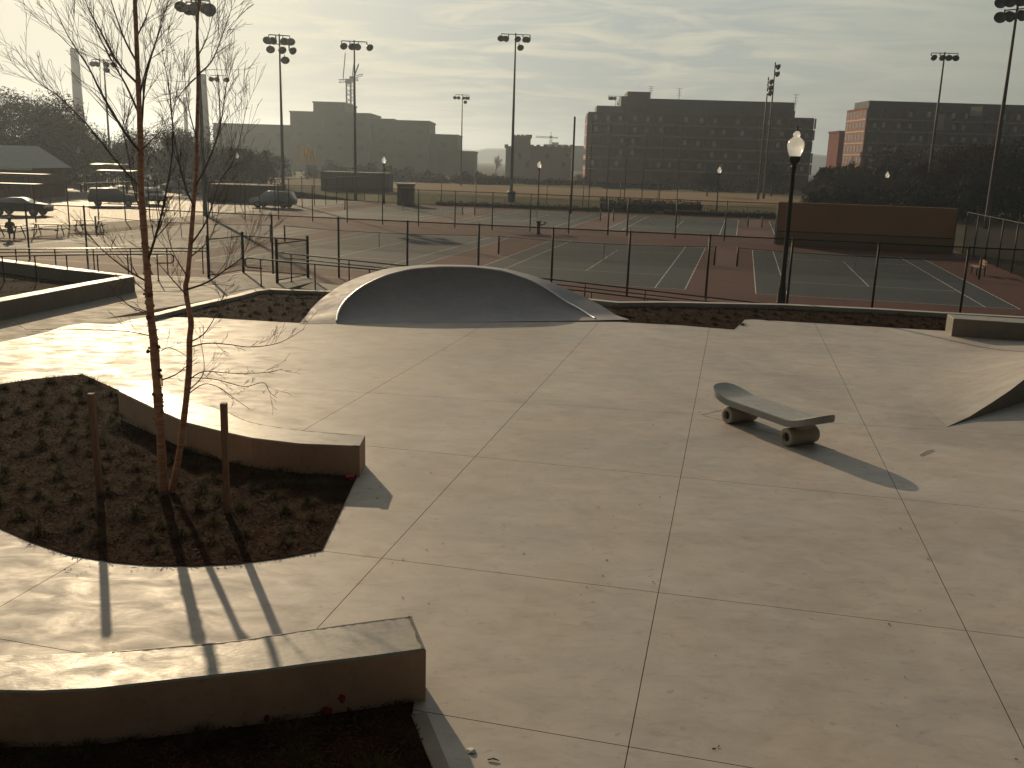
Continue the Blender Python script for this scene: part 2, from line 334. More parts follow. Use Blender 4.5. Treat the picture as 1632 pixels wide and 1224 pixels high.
# ---- plaza: slab with sawn joints
PL = [(-300, 600), (0, 545), (40, 537), (76, 529), (100, 520), (134, 515), (160, 516), (180, 517), (202, 511), (222, 507), (248, 505.5)]
pl_left = [at(*p) for p in PL]
plaza_poly = pl_left + [at(*p) for p in [(325, 505), (420, 510), (490, 514.5), (991, 513), (1085, 518), (1170, 525), (1187, 509), (1200, 508.5), (1508, 527), (1760, 547)]] + [Vector((24, 22, 0)), Vector((24, -7, 0)), Vector((-24, -7, 0)), Vector((-24, 17, 0))]
JOINTS = [((945, 524), (610, 888)), ((1130, 525), (1050, 940)), ((1300, 518), (1540, 1005)), ((513, 878), (1540, 1005)), ((710, 1140), (1200, 1224)), ((600, 712), (1632, 815)), ((820, 641), (1110, 660)), ((0, 967), (700, 560))]
def plaza():
    bm = bmesh.new(); vs = [bm.verts.new((p.x, p.y, 0)) for p in plaza_poly]; bm.faces.new(vs)
    for a, b in JOINTS:
        A, B = at(*a), at(*b); d = (B-A).normalized(); n = Vector((-d.y, d.x, 0))
        bmesh.ops.bisect_plane(bm, geom=bm.verts[:]+bm.edges[:]+bm.faces[:], dist=1e-5, plane_co=A, plane_no=n)
    polys = [[v.co.copy() for v in f.verts] for f in bm.faces]; bm.free()
    root = bpy.data.objects.new('plaza', MB().prism([(p.x, p.y) for p in plaza_poly], -.9, -.03).mesh('plaza', M['joint'])); COL.objects.link(root); root['kind'] = 'structure'
    for P in polys:
        # inset 4 mm and bevel
        p = [Vector((q.x, q.y)) for q in P]
        area = sum(p[i-1].cross(p[i]) for i in range(len(p)))/2
        if abs(area) < .03: continue
        if area < 0: p.reverse()
        n = len(p); q = []
        for i in range(n):
            e0 = (p[i]-p[i-1]).normalized(); e1 = (p[(i+1) % n]-p[i]).normalized()
            m_ = Vector((-e0.y, e0.x))+Vector((-e1.y, e1.x)); m_ = m_/max(.5, m_.length_squared/2); q.append(p[i]+m_*.0027)
        pn = MB().prism([(v.x, v.y) for v in q], -.03, 0, .0015).build('concrete_panel', M['plaza'], root); pn.data.materials.append(M['joint'])
        for fc in pn.data.polygons:
            if fc.normal.z < .9: fc.material_index = 1
plaza()
# ---- rough walk to the courts, landing and ramp
g1, g2, g3, g4 = at(333, 443), at(388, 434), at(442, 451), at(491, 442)
m1, m2 = at(420, 464), at(458, 459.5)
walk_poly = pl_left + [m1, m2, at(499, 449), g4+Vector((.1, .1, 0)), g2+Vector((0, .25, 0)), g1+Vector((0, .2, 0)), at(205, 438)+Vector((0, .2, 0)), Vector((-34, 40, 0)), Vector((-34, 18, 0))]
MB().prism([(p.x, p.y) for p in walk_poly], -1.0, -.004).build('walkway', M['walk'], kind='structure')
Pn = at(421, 457); DR = Vector((.9975, -.070, 0)).normalized(); NR = Vector((.070, .9975, 0))
def rz(s): return -max(0, s-1.0)*.058
def ramp():
    mb = MB(); s0 = (m2-Pn).dot(DR)+.35; A = []; B = []; A2 = []; B2 = []
    for i in range(16):
        s = s0 + i*1.1
        p = Pn+DR*s+NR*.12; q = Pn+DR*s+NR*1.75; z = max(ZC-.02, rz(s)-.006)
        A.append((p.x, p.y, z)); B.append((q.x, q.y, z)); A2.append((p.x, p.y, -1.0)); B2.append((q.x, q.y, -1.0))
    mb.strip(A, B, False).strip(A2, A, False).strip(B, B2, False); mb.add([A[0], B[0], B2[0], A2[0]], [(0, 1, 2, 3)]); mb.build('ramp', M['walk'], kind='structure')
ramp()

# ---- mulch beds
def bed(name, pts, z, chips, tufts, label_t, group_t, tz=.26, cscale=1.0):
    poly = [(p[0], p[1]) for p in pts]
    o = flat(name, pts, z, M['mulch'])
    if chips:
        P = scatter(poly, chips); n = len(P); a = rng.uniform(0, 6.28, n); l = rng.uniform(.02, .055, n)*cscale; w = rng.uniform(.006, .016, n)*cscale
        tl = rng.uniform(-.6, .6, n); zz = z+rng.uniform(.003, .03, n)
        ux, uy, uz = np.cos(a)*np.cos(tl), np.sin(a)*np.cos(tl), np.sin(tl); ro = rng.uniform(-.8, .8, n)
        vx, vy, vz = -np.sin(a)*np.cos(ro), np.cos(a)*np.cos(ro), np.sin(ro)
        V = np.zeros((n, 4, 3)); C0 = np.stack([P[:, 0], P[:, 1], zz+np.abs(uz)*l*.5], 1); U = np.stack([ux, uy, uz], 1)*l[:, None]/2; Vv = np.stack([vx, vy, vz], 1)*w[:, None]/2
        V[:, 0] = C0-U-Vv; V[:, 1] = C0+U-Vv; V[:, 2] = C0+U+Vv*.6; V[:, 3] = C0-U+Vv
        obj('wood_chips', npmesh('wood_chips', V.reshape(-1, 3), np.arange(n*4).reshape(n, 4), M['chip']), kind='stuff')
    if tufts:
        a = np.array(poly); cen = a.mean(0); P = []
        for q in scatter([tuple(cen+(np.array(p)-cen)*.93) for p in poly], tufts*6):
            if all((q[0]-r[0])**2+(q[1]-r[1])**2 > tufts_gap**2 for r in P): P.append(q)
            if len(P) >= tufts: break
        for q in P:
            k = random.randrange(len(TUFT)); s = random.uniform(.95, 1.6)
            t = obj('grass_tuft', TUFT[k], loc=(q[0], q[1], z-.01), rz=random.uniform(0, 6.28)); t.scale = (s, s, s*random.uniform(.8, 1.1)); tag(t, label_t, 'grass tuft', group_t)
    return o
tufts_gap = .36
TUFT = []
for k in range(4):
    V = []; Fc = []
    for i in range(260):
        an = rng.uniform(0, 6.28); ln = rng.uniform(.05, .135); lean = rng.uniform(.2, 1.3); r0 = abs(rng.normal(0, .055)); w = .0016
        d = np.array([math.cos(an), math.sin(an)]); p = d*r0; sd = np.array([-d[1], d[0]])*w
        pts = [(0, 0), (ln*.5*lean*.6, ln*.55), (ln*lean, ln*.8*(1.15-lean*.5))]; b = len(V)
        for j, (rr, zz) in enumerate(pts):
            q = p+d*rr; ww = (1, .8, .1)[j]; V += [(q[0]-sd[0]*ww, q[1]-sd[1]*ww, zz), (q[0]+sd[0]*ww, q[1]+sd[1]*ww, zz)]
        Fc += [(b, b+1, b+3, b+2), (b+2, b+3, b+5, b+4)]
    TUFT.append(npmesh('grass_tuft', np.array(V), np.array(Fc), M['grass']))
# round bed on the left, beneath the birch
bedA = [at(*p) for p in [(-260, 640), (0, 613), (51, 605), (100, 600), (132, 597), (154, 607), (190, 623)]]
bedA += [at(*p, 0) for p in [(190, 668), (245, 694), (296, 715), (365, 729), (410, 735), (477, 744), (573, 752)]]
bedA += [at(*p) for p in [(545, 812), (513, 878), (450, 890), (380, 899), (310, 903), (240, 902), (180, 897), (110, 885), (50, 865), (0, 843), (-120, 780), (-260, 700)]]
bed('mulch_bed', bedA, .012, 26000, 150, 'low dry grass tuft in the round mulch bed around the birch', 'grass tufts in the birch bed')
# bed under the near ledge
bedC = [Vector((at(x, y, .5).x, at(x, y, .5).y+.06, 0)) for x, y in [(-330, 1060), (-150, 1090), (0, 1101), (150, 1098), (300, 1081), (500, 1057), (600, 1045), (660, 1037)]] + [at(657, 1141), at(690, 1230), Vector((-.42, 5.0, 0)), Vector((-3.5, 4.4, 0)), Vector((-6, 5.2, 0))]
tufts_gap = .3
bed('mulch_bed', bedC, .012, 9000, 26, 'low dry grass tuft in the shaded bed below the near ledge', 'grass tufts below the near ledge')
# kerb strip beside that bed
MB().prism([(p.x, p.y) for p in (at(655, 1141), at(679, 1136), at(722, 1240), at(698, 1250))], 0, .016, .004).build('kerb_strip', M['wallc'], kind='structure')
# far bed left of the bowl
kb = [at(248, 503, .12), at(300, 490, .12), at(345, 480, .12), at(385, 471, .12), at(412, 463.5, .12), at(430, 461.5, .12), at(470, 463, .12), at(526, 465, .12)]
bedB = [at(325, 506), at(250, 505.5)] + [Vector((p.x, p.y, 0)) for p in kb] + [Vector((-3.2, 31.8, 0)), Vector((-2.6, 31.0, 0)), at(600, 505), at(489, 515.5)]
tufts_gap = .55
bed('mulch_bed', bedB, .006, 5000, 44, 'low dry grass tuft in the far bed left of the concrete bowl', 'grass tufts in the bed left of the bowl', cscale=1.6)
wl = [at(985, 482.5, .15), at(1060, 482, .15), at(1250, 486, .15), at(1400, 493, .15), at(1510, 499.5, .15), at(1700, 510, .15), at(1900, 522, .15)]
bedD = [at(991, 513.5), at(1085, 518.5), at(1170, 525.5), at(1187, 509.5), at(1200, 509), at(1508, 527.5), at(1760, 547)] + [Vector((p.x, p.y, 0)) for p in wl[::-1]] + [Vector((1.2, 31.7, 0)), Vector((2.6, 30.0, 0)), Vector((3.75, 28.7, 0))]
bed('mulch_bed', bedD, .004, 7000, 95, 'low dry grass tuft in the long bed right of the concrete bowl', 'grass tufts in the bed right of the bowl', cscale=1.6)
# thin dark wedge beside the walk, in the mulch colour
flat('dark_wedge', [at(168, 507.5), at(240, 501), at(300, 490), at(380, 469.5), at(300, 484), at(230, 496)], .001, M['mulch'])
# kerbs around these beds
def kerb(name, top, z, w, z0, m, lab, away=Vector((0, 1, 0))):
    """wall that follows the visible top edge"""
    A = [Vector((p.x, p.y, 0)) for p in top]; n = len(A); poly = list(A)
    for i in range(n-1, -1, -1):
        t = (A[min(i+1, n-1)]-A[max(i-1, 0)]).normalized(); q = Vector((-t.y, t.x, 0))
        if q.dot(away) < 0: q = -q
        poly.append(A[i]+q*w)
    o = MB().prism([(p.x, p.y) for p in poly], z0, z, .008).build(name, m); tag(o, lab, 'kerb'); return o
kerb('concrete_kerb', kb, .12, .30, -.5, M['kerb'], 'low pale concrete kerb curving round the far bed left of the bowl', Vector((-.5, 1, 0)))
kerb('concrete_kerb', [Vector((1.2, 31.9, 0))]+wl, .15, .32, -1.0, M['kerb'], 'long low concrete kerb behind the mulch strip right of the bowl')

# ---- courts
def rectc(u0, u1, v0, v1, z): return [cw(u0, v0, z), cw(u1, v0, z), cw(u1, v1, z), cw(u0, v1, z)]
def add_rect(mb, u0, u1, v0, v1, z): mb.add(rectc(u0, u1, v0, v1, z), [(0, 1, 2, 3)])
def wire_panel(name, w, h, pitch, r, m):
    """diamond chain-link wires, thin triangular prisms, local x 0..w, z 0..h"""
    segs = []
    k = -h
    while k < w:
        x0, z0, x1, z1 = k, 0, k+h, h
        if x0 < 0: z0 = -x0; x0 = 0
        if x1 > w: z1 = h-(x1-w); x1 = w
        if z1 > z0: segs += [(x0, z0, x1, z1), (x0, h-z0, x1, h-z1)]
        k += pitch
    s = np.array(segs); n = len(s); d = s[:, 2:]-s[:, :2]; d /= np.linalg.norm(d, axis=1)[:, None]; nx, nz = -d[:, 1], d[:, 0]
    V = np.zeros((n, 6, 3))
    for e in range(2):
        px, pz = s[:, 2*e], s[:, 2*e+1]
        V[:, e*3+0] = np.stack([px+nx*r, np.zeros(n)-r*.6, pz+nz*r], 1); V[:, e*3+1] = np.stack([px-nx*r, np.zeros(n)-r*.6, pz-nz*r], 1); V[:, e*3+2] = np.stack([px, np.zeros(n)+r, pz], 1)
    b = np.arange(n)[:, None]*6
    Fq = np.concatenate([b+np.array([[0, 1, 4, 3]]), b+np.array([[1, 2, 5, 4]]), b+np.array([[2, 0, 3, 5]])])
    return npmesh(name, V.reshape(-1, 3), Fq, m)
def court_net(u, v, lab):
    o = thing('tennis_net', cw(u, v), -YAW, lab, 'tennis net')
    for s in (-1, 1):
        MB().tube([(s*6.4, 0, 0), (s*6.4, 0, 1.09)], .055, 8).build('net_post', M['black'], o)
    mb = MB(); n = 12
    mb.tube([(-6.4+12.8*i/n, 0, 1.05-.14*(1-(2*i/n-1)**2)) for i in range(n+1)], .022, 4).build('net_tape', M['dark'], o)  # pale tape coloured dark, its backlit shade painted in
    obj('net_mesh', NETM, o, kind='stuff', loc=(-6.35, 0, .02))
    MB().box((0, 0, .46), (.05, .012, .92)).build('centre_strap', M['line'], o)
NETM = wire_panel('net_mesh', 12.7, .92, .11, .0042, M['net'])
COURTS = [(-2, 0), (-1, 0), (0, 0), (1, 0), (-2, 1), (-1, 1), (0, 1), (1, 1)]
names = {(-2, 0): 'tennis net on the washed out court farthest left in the near row', (-1, 0): 'tennis net straight behind the concrete bowl in the near row', (0, 0): 'tennis net in the middle of the near row of courts', (1, 0): 'tennis net in front of the orange backboard, rightmost of the near row',
         (-2, 1): 'tennis net farthest left in the far row of courts', (-1, 1): 'second tennis net from the left in the far row', (0, 1): 'tennis net in the far row before the dark apartment block', (1, 1): 'tennis net in the far row partly behind the orange backboard'}
for i, r in COURTS:
    u = i*14.08+(1.96 if r else 0); v = 37.6 if r else 0
    if (i, r) == (-2, 0): u += .3
    mb = MB(); add_rect(mb, u-5.485, u+5.485, v-11.885, v+11.885, ZC)
    c = mb.build('playing_court', M['cgreen'], court)
    z = ZC+.004; lw = .05
    for x in (-5.485, -4.115, 4.115, 5.485):
        mb = MB(); e = -lw if x < 0 else 0
        add_rect(mb, u+x+(0 if x < 0 else -lw), u+x+(lw if x < 0 else 0), v-11.885, v+11.885, z); mb.build('painted_line', M['line'], c)
    for y0, a, b in ((-11.885, -5.43, 5.43), (11.835, -5.43, 5.43), (-6.4, -4.06, 4.06), (6.35, -4.06, 4.06)):
        mb = MB(); add_rect(mb, u+a, u+b, v+y0, v+y0+.05, z); mb.build('painted_line', M['line'], c)
    mb = MB(); add_rect(mb, u-.025, u+.025, v-6.35, v+6.35, z); mb.build('painted_line', M['line'], c)
    court_net(u, v, names[(i, r)])

# ---- fences
def fence(pts, h, sp, lab, m=None, pitch=.09, r=.003, post=.048, grp=None, name='chain_link_fence', mid=False, cat='fence', zs=None, skip=()):
    m = m or M['black']; root = thing(name, pts[0], 0, lab, cat, grp); o0 = Vector(pts[0])
    pm = MB().tube([(0, 0, 0), (0, 0, h)], post, 8).lathe([(post*1.15, h), (post*.8, h+.05), (0, h+.07)], 8).mesh('post', m)
    cache = {}
    for a, b in zip(pts[:-1], pts[1:]):
        a, b = Vector(a)-o0, Vector(b)-o0; L = (b-a).length; n = max(1, round(L/sp)); rzv = math.atan2(b.y-a.y, b.x-a.x); w = L/n
        for i in range(n+1):
            if i == n and (b-(Vector(pts[-1])-o0)).length > .01: continue
            p = a.lerp(b, i/n); obj('post', pm, root, loc=p)
        MB().tube([a+Vector((0, 0, h)), b+Vector((0, 0, h))], post*.55, 6).build('top_rail', m, root)
        if mid: MB().tube([a+Vector((0, 0, .08)), b+Vector((0, 0, .08))], post*.5, 6).build('bottom_rail', m, root)
        key = round(w, 2)
        if key not in cache: cache[key] = wire_panel('wire_mesh', w, h-.06, pitch, r, M['mesh'])
        for i in range(n):
            obj('wire_mesh', cache[key], root, kind='stuff', loc=a.lerp(b, i/n)+Vector((0, 0, .04)), rz=rzv)
    return root
fence([cw(-36.9, -15), cw(23.2, -15)], 2.72, 3.34, 'tall black chain-link fence along the near side of the front courts', pitch=.08, r=.0036)
fence([cw(-36.9, 19), cw(-2.4, 19)], 2.95, 3.2, 'tall black chain-link fence between court rows, left of its gateway', pitch=.12, r=.004)
fence([cw(-.9, 19), cw(10.3, 19)], 2.95, 3.2, 'tall black chain-link fence between court rows, right of its gateway', pitch=.12, r=.004)
fence([cw(-35.5, 54.5), cw(60, 54.5)], 1.2, 4.0, 'low black fence along the far end of the courts', pitch=.2, r=.006, post=.035)
fence([cw(-33, 58), cw(-2, 58)], 3.2, 4.2, 'tall thin fence behind the far courts on the left', pitch=.25, r=.006, post=.04)
fence([cw(23.2, -15), cw(23.2, 17.5)], 2.9, 3.2, 'tall black chain-link fence running down the right side of the courts', pitch=.1, r=.003)
fence([Vector((-19.5, 122.6, ZC)), Vector((-24.3, 90.4, ZC)), Vector((-30.2, 78.5, ZC)), Vector((-32.1, 63.6, ZC)), Vector((-48, 64.5, ZC))], 3.0, 3.6, 'black chain-link fence between the left courts and the parking lot', pitch=.14, r=.004)
# gate frame in the middle fence
gt = thing('court_gate', cw(-2.4, 19), -YAW, 'narrow gateway in the chain-link fence between the court rows', 'gate')
for x in (0, 1.5): MB().tube([(x, 0, 0), (x, 0, 3.0)], .06, 8).build('gate_post', M['black'], gt)
MB().tube([(0, 0, 2.1), (1.5, 0, 2.1)], .03, 6).tube([(0, 0, 2.95), (1.5, 0, 2.95)], .03, 6).build('gate_header', M['black'], gt)
# tall netting poles of the ball field
for i in range(7):
    p = aty(910+i*28 + (0 if i == 0 else 0), 330, 105+3*i); t = thing('netting_pole', (p.x, p.y, ZC), 0, ['thick netting pole standing first from the left before the apartment block'] [0] if i == 0 else 'thin dark netting pole before the apartment block, %s from the left' % ['first', 'second', 'third', 'fourth', 'fifth', 'sixth', 'seventh'][i], 'pole', 'netting poles before the apartment block')
    MB().tube([(0, 0, 0), (0, 0, 10.2)], .11 if i == 0 else .05, 6).build('shaft', M['dark'], t); MB().lathe([(.13 if i == 0 else .07, 10.2), (0, 10.3)], 6).build('cap', M['black'], t)

# landing fence with gate leaves
lf = thing('landing_fence', g1, 0, 'low black chain-link fence with open gate round the ramp landing', 'fence')
def L0(p, z=0): return Vector((p.x-g1.x, p.y-g1.y, z))
for p in (g1, g2, g4, g3):
    q = L0(p); MB().tube([q, q+Vector((0, 0, 1.5))], .055, 8).lathe([(.065, 1.5), (.06, 1.55), (0, 1.6)], 8, q).build('post', M['black'], lf)
for a, b in ((g1, g2), (g2, g4), (g3, g4)):
    MB().tube([L0(a, 1.42), L0(b, 1.42)], .025, 6).build('top_rail', M['black'], lf); MB().tube([L0(a, .1), L0(b, .1)], .02, 6).build('bottom_rail', M['black'], lf)
    w = (b-a).length; obj('wire_mesh', wire_panel('wire_mesh', w, 1.3, .07, .0028, M['mesh']), lf, 'stuff', loc=L0(a, .1), rz=math.atan2(b.y-a.y, b.x-a.x))

# handrails of the ramp
def handrail(lab, tops, base_fn, posts, r=.024, loop=True, double=None, tm='rail'):
    """tops: list of world points of the top rail"""
    o0 = Vector(tops[0]); root = thing('handrail', (o0.x, o0.y, base_fn(o0)), 0, lab, 'handrail')
    rel = [Vector(p)-Vector((o0.x, o0.y, base_fn(o0))) for p in tops]
    MB().tube(rel, r, 8).build('top_rail', M[tm], root)
    if double: MB().tube([p-Vector((0, 0, double)) for p in rel], r*.85, 8).build('lower_rail', M['rail'], root)
    if loop:
        a = rel[0]; d = (rel[0]-rel[1]).normalized()
        mb = MB(); pts = [a, a+d*.22, a+d*.3-Vector((0, 0, .08)), a+d*.3-Vector((0, 0, .26)), a+d*.22-Vector((0, 0, .32)), a-d*.3-Vector((0, 0, .32))]
        mb.tube(pts, r, 8).build('end_loop', M['rail'], root)
    # posts
    L = [0]
    for i in range(1, len(rel)): L.append(L[-1]+(rel[i]-rel[i-1]).length)
    for k in range(posts):
        s = .25+(L[-1]-.5)*k/(posts-1)
        i = max(j for j in range(len(L)-1) if L[j] <= s); t = (s-L[i])/(L[i+1]-L[i]); p = rel[i].lerp(rel[i+1], t)
        wz = base_fn(o0+p-rel[0])-base_fn(o0)
        MB().tube([(p.x, p.y, wz-.05), p], .024, 8).build('post', M['rail'], root); MB().lathe([(.06, 0), (.06, .015), (.02, .02)], 10, (p.x, p.y, wz)).build('base_flange', M['rail'], root)
    return root
near_t = [hit(x, y, Pn, DR) for x, y in [(404, 412), (610, 431), (911, 462), (1094, 483), (1225, 499)]]
Pf = Pn+NR*1.6
far_t = [hit(x, y, Pf, DR) for x, y in [(453, 403.5), (648, 424), (876, 445), (1210, 483), (1330, 498)]]
handrail('dark handrail on the near side of the ramp, beginning with a loop beside the landing', near_t, lambda p: max(ZC, rz((p-Pn).dot(DR))), 10)
handrail('dark double handrail on the far side of the ramp running behind the bowl', far_t, lambda p: max(ZC, rz((p-Pn).dot(DR))), 10, double=.16)
lt = [at(262, 405, .95), at(130, 406, .95), at(0, 408.5, .95), at(-120, 411, .95)]
handrail('dark handrail ending in a loop behind the left planter walls', lt, lambda p: 0, 8)
lt2 = [at(333, 395.5, .95), at(180, 396, .95), at(0, 397, .95), at(-120, 398, .95)]
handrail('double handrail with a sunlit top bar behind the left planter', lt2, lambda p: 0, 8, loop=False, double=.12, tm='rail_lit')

# ================================================================== NEAR OBJECTS
# ---- walls of the planter on the far left
def wallpoly(px, z, extra=()): return [at(*p, z) for p in px]
wA = [(p.x, p.y) for p in [at(-250, 395, .5), at(0, 416, .5), at(100, 429, .5), at(205, 440, .5), at(205, 437.5, .5), at(100, 424.5, .5), at(0, 412, .5), at(-250, 391, .5)]]
wB = [(p.x, p.y) for p in [at(-250, 540, .5), at(0, 481, .5), at(100, 462, .5), at(214, 440.5, .5), at(205, 437.7, .5), at(100, 456, .5), at(0, 474.5, .5), at(-250, 530, .5)]]
def topmat(o):  # paler top over dark sides: sun and shade painted by material
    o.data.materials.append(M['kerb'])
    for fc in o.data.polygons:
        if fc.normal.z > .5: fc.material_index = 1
pw = thing('planter_wall', at(205, 440), 0, 'low concrete planter wall with two arms meeting in a point on the far left', 'planter wall')
o = MB().prism(wA, -.1, .50, .012).build('far_wall', M['wallc']); topmat(o); o.parent = pw; o.matrix_parent_inverse = Matrix.Translation(-at(205, 440))
o = MB().prism(wB, -.1, .503, .012).build('near_wall', M['wallc']); topmat(o); o.parent = pw; o.matrix_parent_inverse = Matrix.Translation(-at(205, 440))
bedE = [Vector((x, y, 0)) for x, y in [wA[0], wA[1], wA[2], wA[3]]] + [Vector((x, y, 0)) for x, y in [wB[5], wB[6], wB[7]]]
tufts_gap = .5
bed('mulch_bed', bedE, .08, 2500, 45, 'low dry grass tuft inside the walled planter on the far left', 'grass tufts in the walled planter', cscale=1.6)

# ---- curved ledges
def ledge(lab, near, far, z, mtl, steel=True):
    n = [at(*p, z) for p in near]; f = [at(*p, z) for p in far]
    poly = [(p.x, p.y) for p in n+f[::-1]]; base = n[-1]
    root = thing('concrete_ledge', (base.x, base.y, 0), 0, lab, 'ledge')
    loc = [(x-base.x, y-base.y) for x, y in poly]
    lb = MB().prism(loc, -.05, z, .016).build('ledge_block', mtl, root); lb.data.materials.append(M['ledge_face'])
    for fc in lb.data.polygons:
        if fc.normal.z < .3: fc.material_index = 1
    return root, n, f, base
l1n = [(190, 624), (245.6, 651), (296, 673), (351, 687), (401, 698), (477, 707), (573, 711)]
l1f = [(188, 621), (243, 614), (299, 638), (354, 652), (401, 672), (477, 684.5), (582, 694)]
r1, n1, f1, b1 = ledge('curved concrete ledge with a glaring top behind the birch', l1n, l1f, .47, M['ledge'])
e0, e1 = n1[-1]-b1, f1[-1]-b1
MB().prism([(e0.x-.10, e0.y), (e0.x+.003, e0.y-.003), (e1.x+.003, e1.y), (e1.x-.10, e1.y)], .474, .480).build('end_cap_strip', M['bowl'], r1, label='paler strip of mortar at the end of the ledge top')
l2n = [(-330, 1060), (-150, 1090), (0, 1101), (60, 1102), (150, 1098), (300, 1081), (420, 1068), (500, 1057), (600, 1045), (679, 1034)]
l2f = [(-330, 1020), (-150, 1036), (0, 1043), (60, 1042), (180, 1037), (300, 1027), (380, 1019), (500, 1001), (600, 987), (656, 980.5)]
r2, n2, f2, b2 = ledge('large curved concrete ledge with a dark brown front at the bottom left', l2n, l2f, .5, M['ledge'])
M['grime'] = mat('dark_edge_grime', (.055, .05, .042), .8, var=.6, scale=14)
def worn(root, b, pts, z, w, lab=None):
    V = []; n = 40; P_ = [Vector((p.x-b.x, p.y-b.y, z)) for p in pts]; mb = MB(); run = []
    P_ = smoothpts(P_, 14)
    for k, p in enumerate(P_):
        t = (P_[min(k+1, len(P_)-1)]-P_[max(k-1, 0)]).normalized(); nn = Vector((-t.y, t.x, 0)); run.append((p, p+nn*w*random.uniform(.15, 1.0)))
    mb.strip([a for a, _ in run], [c for _, c in run], False); return mb.build('worn_edge', M['grime'], root)
def smoothpts(P, n=4):
    out = []
    for i in range(len(P)-1):
        p0, p1, p2, p3 = P[max(i-1, 0)], P[i], P[i+1], P[min(i+2, len(P)-1)]
        for k in range(n):
            t = k/n; out.append(.5*((2*p1)+(-p0+p2)*t+(2*p0-5*p1+4*p2-p3)*t*t+(-p0+3*p1-3*p2+p3)*t**3))
    out.append(P[-1].copy()); return out
ii = lambda a, b, f_: a.lerp(b, f_)
cen = (n2[-1]+f2[-1]+n2[-4]+f2[-4])/4
worn(r2, b2, [ii(n2[-1], cen, .025), ii(f2[-1], cen, .025)], .5015, .035)
worn(r2, b2, [ii(f2[k], n2[k], .04) for k in range(9, 3, -1)], .5015, .03)
worn(r1, b1, [ii(f1[k], n1[k], .04) for k in range(6, 1, -1)], .4715, .022)
# red marking paint on its shaded front
def face_pt(x, y):
    for a, b in zip(n2[:-1], n2[1:]):
        v = ray(x, y); nn = Vector((-(b-a).y, (b-a).x, 0)); P = CAM+v*((a-CAM).dot(nn)/v.dot(nn))
        if (P-a).dot(b-a) >= 0 and (P-b).dot(a-b) >= 0 or (a-n2[-2]).length < 1e-6:
            t = (b-a).normalized(); return P + Vector((t.y, -t.x, 0))*.003
for (x0, y0, w, h, lab) in ((545, 1113, 15, 20, 'small red paint mark on the ledge front, the upper right one'), (520, 1133, 26, 20, 'blurred red paint mark on the ledge front, the larger middle one'), (425, 1145, 12, 18, 'faint red paint mark on the ledge front, the left one')):
    mb = MB(); pts = []
    for k in range(14):
        a = 2*math.pi*k/14; rr = .62+.38*random.random()*(1 if k % 2 else .4); pts.append(face_pt(x0+math.cos(a)*w/2*rr, y0+math.sin(a)*h/2*rr)-b2.xyz+Vector((0, 0, b2.z)))
    pts = [p-Vector((0, 0, 0)) for p in pts]
    mb.add(pts, [tuple(range(14))]); mb.build('paint_mark', M['paintmark'], r2, label=lab)
# right ledge block
z = .52
rb = [at(1520, 507.5, z), at(1632, 515, z), at(1800, 528, z), at(1800, 521, z), at(1632, 508, z), at(1510, 500.5, z)]
c0 = rb[0]; r3 = thing('concrete_ledge', (c0.x, c0.y, 0), 0, 'dark concrete ledge block with a sunlit end at the right edge', 'ledge')
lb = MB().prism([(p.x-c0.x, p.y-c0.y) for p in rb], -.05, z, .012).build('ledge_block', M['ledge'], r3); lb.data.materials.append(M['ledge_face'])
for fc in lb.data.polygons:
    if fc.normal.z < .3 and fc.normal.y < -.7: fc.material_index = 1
lb.data.materials[1] = M['wallc']  # front faces take a darker concrete, shade put into the colour
# ---- bowl
def bowl():
    Lp = at(537, 516); Rp = at(953, 510.5); c = (Lp+Rp)/2; a = (Rp-Lp).length/2; e1 = (Rp-Lp).normalized(); e2 = Vector((-e1.y, e1.x, 0)); b = 2.8
    TH = [0, 11, 32, 51, 67, 81, 96, 112, 125, 141, 155, 171, 175, 180]; ZL = [0, .03, .34, .88, 1.17, 1.255, 1.27, 1.21, 1.06, .78, .50, .17, .08, 0]
    TO = [0, 13, 38, 56, 69, 81, 99, 115, 134, 148, 161, 165, 180]; ZO = [0, .0, .52, .94, 1.15, 1.22, 1.235, 1.15, .81, .44, .11, .0, 0]
    N_ = 96; lip = []; out = []; toe = []; outb = []
    for i in range(N_+1):
        d = 180*i/N_; t = math.radians(d); zl = np.interp(d, TH, ZL); zo = np.interp(d, TO, ZO)
        lip.append(c+e1*(a*math.cos(t))+e2*(b*math.sin(t))+Vector((0, 0, zl+.006)))
        out.append(c+e1*((a+1)*math.cos(t))+e2*((b+1)*math.sin(t))+Vector((0, 0, zo+.006)))
        toe.append(c+e1*(a*math.cos(t)*.985)-e2*(.05*math.sin(t))+Vector((0, 0, .006)))
        outb.append(Vector((out[-1].x, out[-1].y, -.25)))
    # smooth the heights
    for arr in (lip, out):
        for _ in range(3):
            zz = [p.z for p in arr]
            for i in range(1, N_): arr[i].z = (zz[i-1]+zz[i]*2+zz[i+1])/4
    root = thing('concrete_bowl', (c.x, c.y, 0), 0, 'half-moon concrete skate bowl with a shaded hollow and broad rim', 'skate bowl')
    R0 = Vector((c.x, c.y, 0)); sh = lambda A: [p-R0 for p in A]
    mb = MB(); K = 18; prev = toe
    for k in range(1, K+1):
        s = math.sin(k/K*math.pi/2); cur = []
        for i in range(N_+1):
            q = toe[i].lerp(lip[i], s); q.z = .006+(lip[i].z-.006)*(1-math.sqrt(1-(s*.985)**2))/(1-math.sqrt(1-.985**2)); cur.append(q)
        mb.strip(sh(prev), sh(cur)); prev = cur
    mb.build('bowl_transition', M['bowl'], root)
    MB().strip(sh(lip), sh(out)).build('rim_deck', M['bowl'], root); MB().strip(sh(out), sh(outb)).build('rim_back', M['wallc'], root)
    MB().tube([p-R0+Vector((0, 0, .004)) for p in lip[2:-1]], .03, 8).build('steel_edge', M['coping'], root)
bowl()
